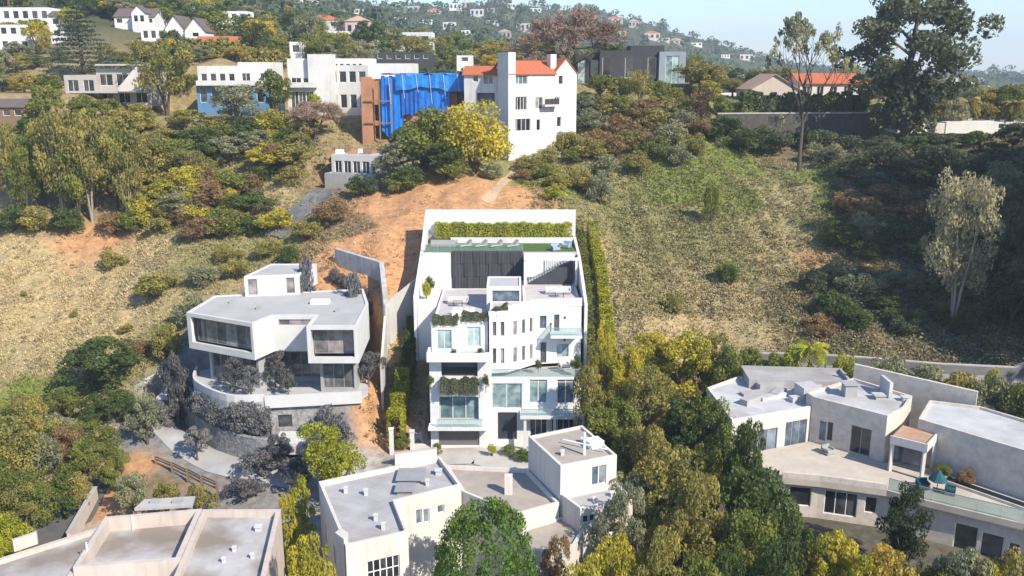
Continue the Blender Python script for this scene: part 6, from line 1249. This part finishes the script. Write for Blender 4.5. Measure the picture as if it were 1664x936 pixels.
# --- ground cover on the slopes
def inside_any(x, y):
    m = np.zeros(len(x), bool)
    for P in FOOT: m |= polydist(x, y, P) < .3
    return m
def scatter(rect, n, rs):
    u = rect[0] + (rect[2] - rect[0]) * rs.rand(n); v = rect[1] + (rect[3] - rect[1]) * rs.rand(n); p = ground(u, v, 84); p = p[(p[:, 1] < 188)]; return p[~inside_any(p[:, 0], p[:, 1])]
rs = np.random.RandomState(9)
pt = np.concatenate([scatter((-60, 380, 330, 700), 26000, rs), scatter((240, 200, 700, 480), 15000, rs), scatter((840, 180, 1420, 620), 46000, rs), scatter((1380, 230, 1720, 620), 9000, rs), scatter((560, 300, 900, 700), 3500, rs)])
gcx = gcolor(pt[:, 0], pt[:, 1]); dirt = (gcx[:, 0] > 2.6 * gcx[:, 2]) & (gcx[:, 0] > .33); keep = ~dirt | (rs.rand(len(pt)) < .12); pt = pt[keep]; gcx = gcx[keep]
patch = np.clip(.55 + .5 * fbm(pt[:, 0], pt[:, 1], .5, 4), .1, 1.3); sel = rs.rand(len(pt)) < .35 + .6 * patch; pt, gcx, patch = pt[sel], gcx[sel], patch[sel]
nb = 6; n = len(pt); a = rs.rand(n * nb) * 6.28; ln = np.repeat(.18 + .32 * rs.rand(n) * patch, nb) * (.6 + .7 * rs.rand(n * nb)); base = np.repeat(pt, nb, 0); base[:, 2] = hz(base[:, 0], base[:, 1]) - .03
lean = .35 + .9 * rs.rand(n * nb); tip = base + np.stack([np.cos(a) * lean * ln, np.sin(a) * lean * ln, ln], 1); sx = np.stack([-np.sin(a), np.cos(a), np.zeros(n * nb)], 1) * (.035 + .05 * rs.rand(n * nb))[:, None] + np.stack([np.cos(a), np.sin(a), 0 * a], 1) * .02
base2 = base + np.stack([np.cos(a), np.sin(a), 0 * a], 1) * (.12 * rs.rand(n * nb))[:, None]
V = np.stack([base2 - sx, base2 + sx, tip], 1).reshape(-1, 3); jit = (.62 + .75 * rs.rand(n))[:, None] * np.array([1, 1, 1]) * (1 + rs.normal(size=(n, 3)) * .05); bc = np.clip(gcx * jit * 1.32, 0.01, .8)
GRASS = attrmat('dry_grass_blades', 'zone', .9, .6, .1, 0)
gr = link('dry_grass', fastmesh('dry_grass', V, np.arange(len(V)).reshape(-1, 3), [GRASS], {'zone': np.repeat(bc, nb * 3, 0)})); tag(gr, 'dry grass and weeds covering the open slopes', 'grass', kind='stuff')
# low scrub clumps
pt = np.concatenate([scatter((860, 190, 1400, 520), 5200, rs), scatter((1260, 440, 1420, 600), 600, rs), scatter((250, 200, 560, 440), 900, rs), scatter((1340, 230, 1720, 620), 4200, rs), scatter((-40, 380, 300, 690), 260, rs), scatter((560, 310, 860, 480), 40, rs), scatter((590, 480, 690, 720), 120, rs), scatter((940, 340, 1060, 620), 160, rs)])
ex = np.stack([62 + 60 * rs.rand(2600), 84 + 76 * rs.rand(2600), np.zeros(2600)], 1); ex = ex[ex[:, 0] > .56 * ex[:, 1]]; ex = ex[~inside_any(ex[:, 0], ex[:, 1])]; pt = np.concatenate([pt, ex])
gcx = gcolor(pt[:, 0], pt[:, 1]); n = len(pt); kq = 30; sc = (.25 + .85 * rs.rand(n) ** 2); d = rnd_dirs(rs, n * kq, .5); d[:, 2] = np.abs(d[:, 2]); sc[-len(ex):] *= 1.8; C = np.repeat(pt, kq, 0); C[:, 2] = hz(C[:, 0], C[:, 1])
pos = C + d * np.repeat(sc, kq)[:, None] * np.array([1.2, 1.2, .85]) * (.6 + .5 * rs.rand(n * kq))[:, None]; nrm = d * .7 + rs.normal(size=d.shape) * .5; nrm /= np.linalg.norm(nrm, axis=1, keepdims=True)
V, Fq = leaf_quads(rs, pos, nrm, np.full(n * kq, .125)); pal = np.array([(.18, .17, .07), (.25, .23, .11), (.13, .145, .045), (.31, .24, .13), (.24, .24, .15)]); cc = (pal[rs.choice(5, n)] * .68 + gcx * .32) * (.7 + .6 * rs.rand(n))[:, None]
cc = np.repeat(cc, kq, 0) * (.8 + .4 * rs.rand(n * kq))[:, None]
sb = link('scrub', fastmesh('scrub', V, Fq, [GRASS], {'zone': np.repeat(cc, 4, 0)})); tag(sb, 'low chaparral scrub dotted over the hillsides', 'scrub', kind='stuff')
# --- haze
ZMIN = float(HG.min()); 
hm = bpy.data.materials.new('haze_air'); hm.use_nodes = True; hn = hm.node_tree.nodes; hn.remove(hn['Principled BSDF'])
pv = hn.new('ShaderNodeVolumePrincipled'); pv.inputs['Color'].default_value = (.70, .83, 1.0, 1); pv.inputs['Density'].default_value = .00026; pv.inputs['Anisotropy'].default_value = .2
hm.node_tree.links.new(pv.outputs[0], hn['Material Output'].inputs['Volume'])
ztop = max(float(HG.max()) + 32, 110); hb = MB(); hb.box(-4700, 4700, -120, 4760, ZMIN - 1, ztop); ho = link('haze', hb.mesh('haze', hm)); tag(ho, 'thin blue air haze over the hills', 'haze', kind='stuff')
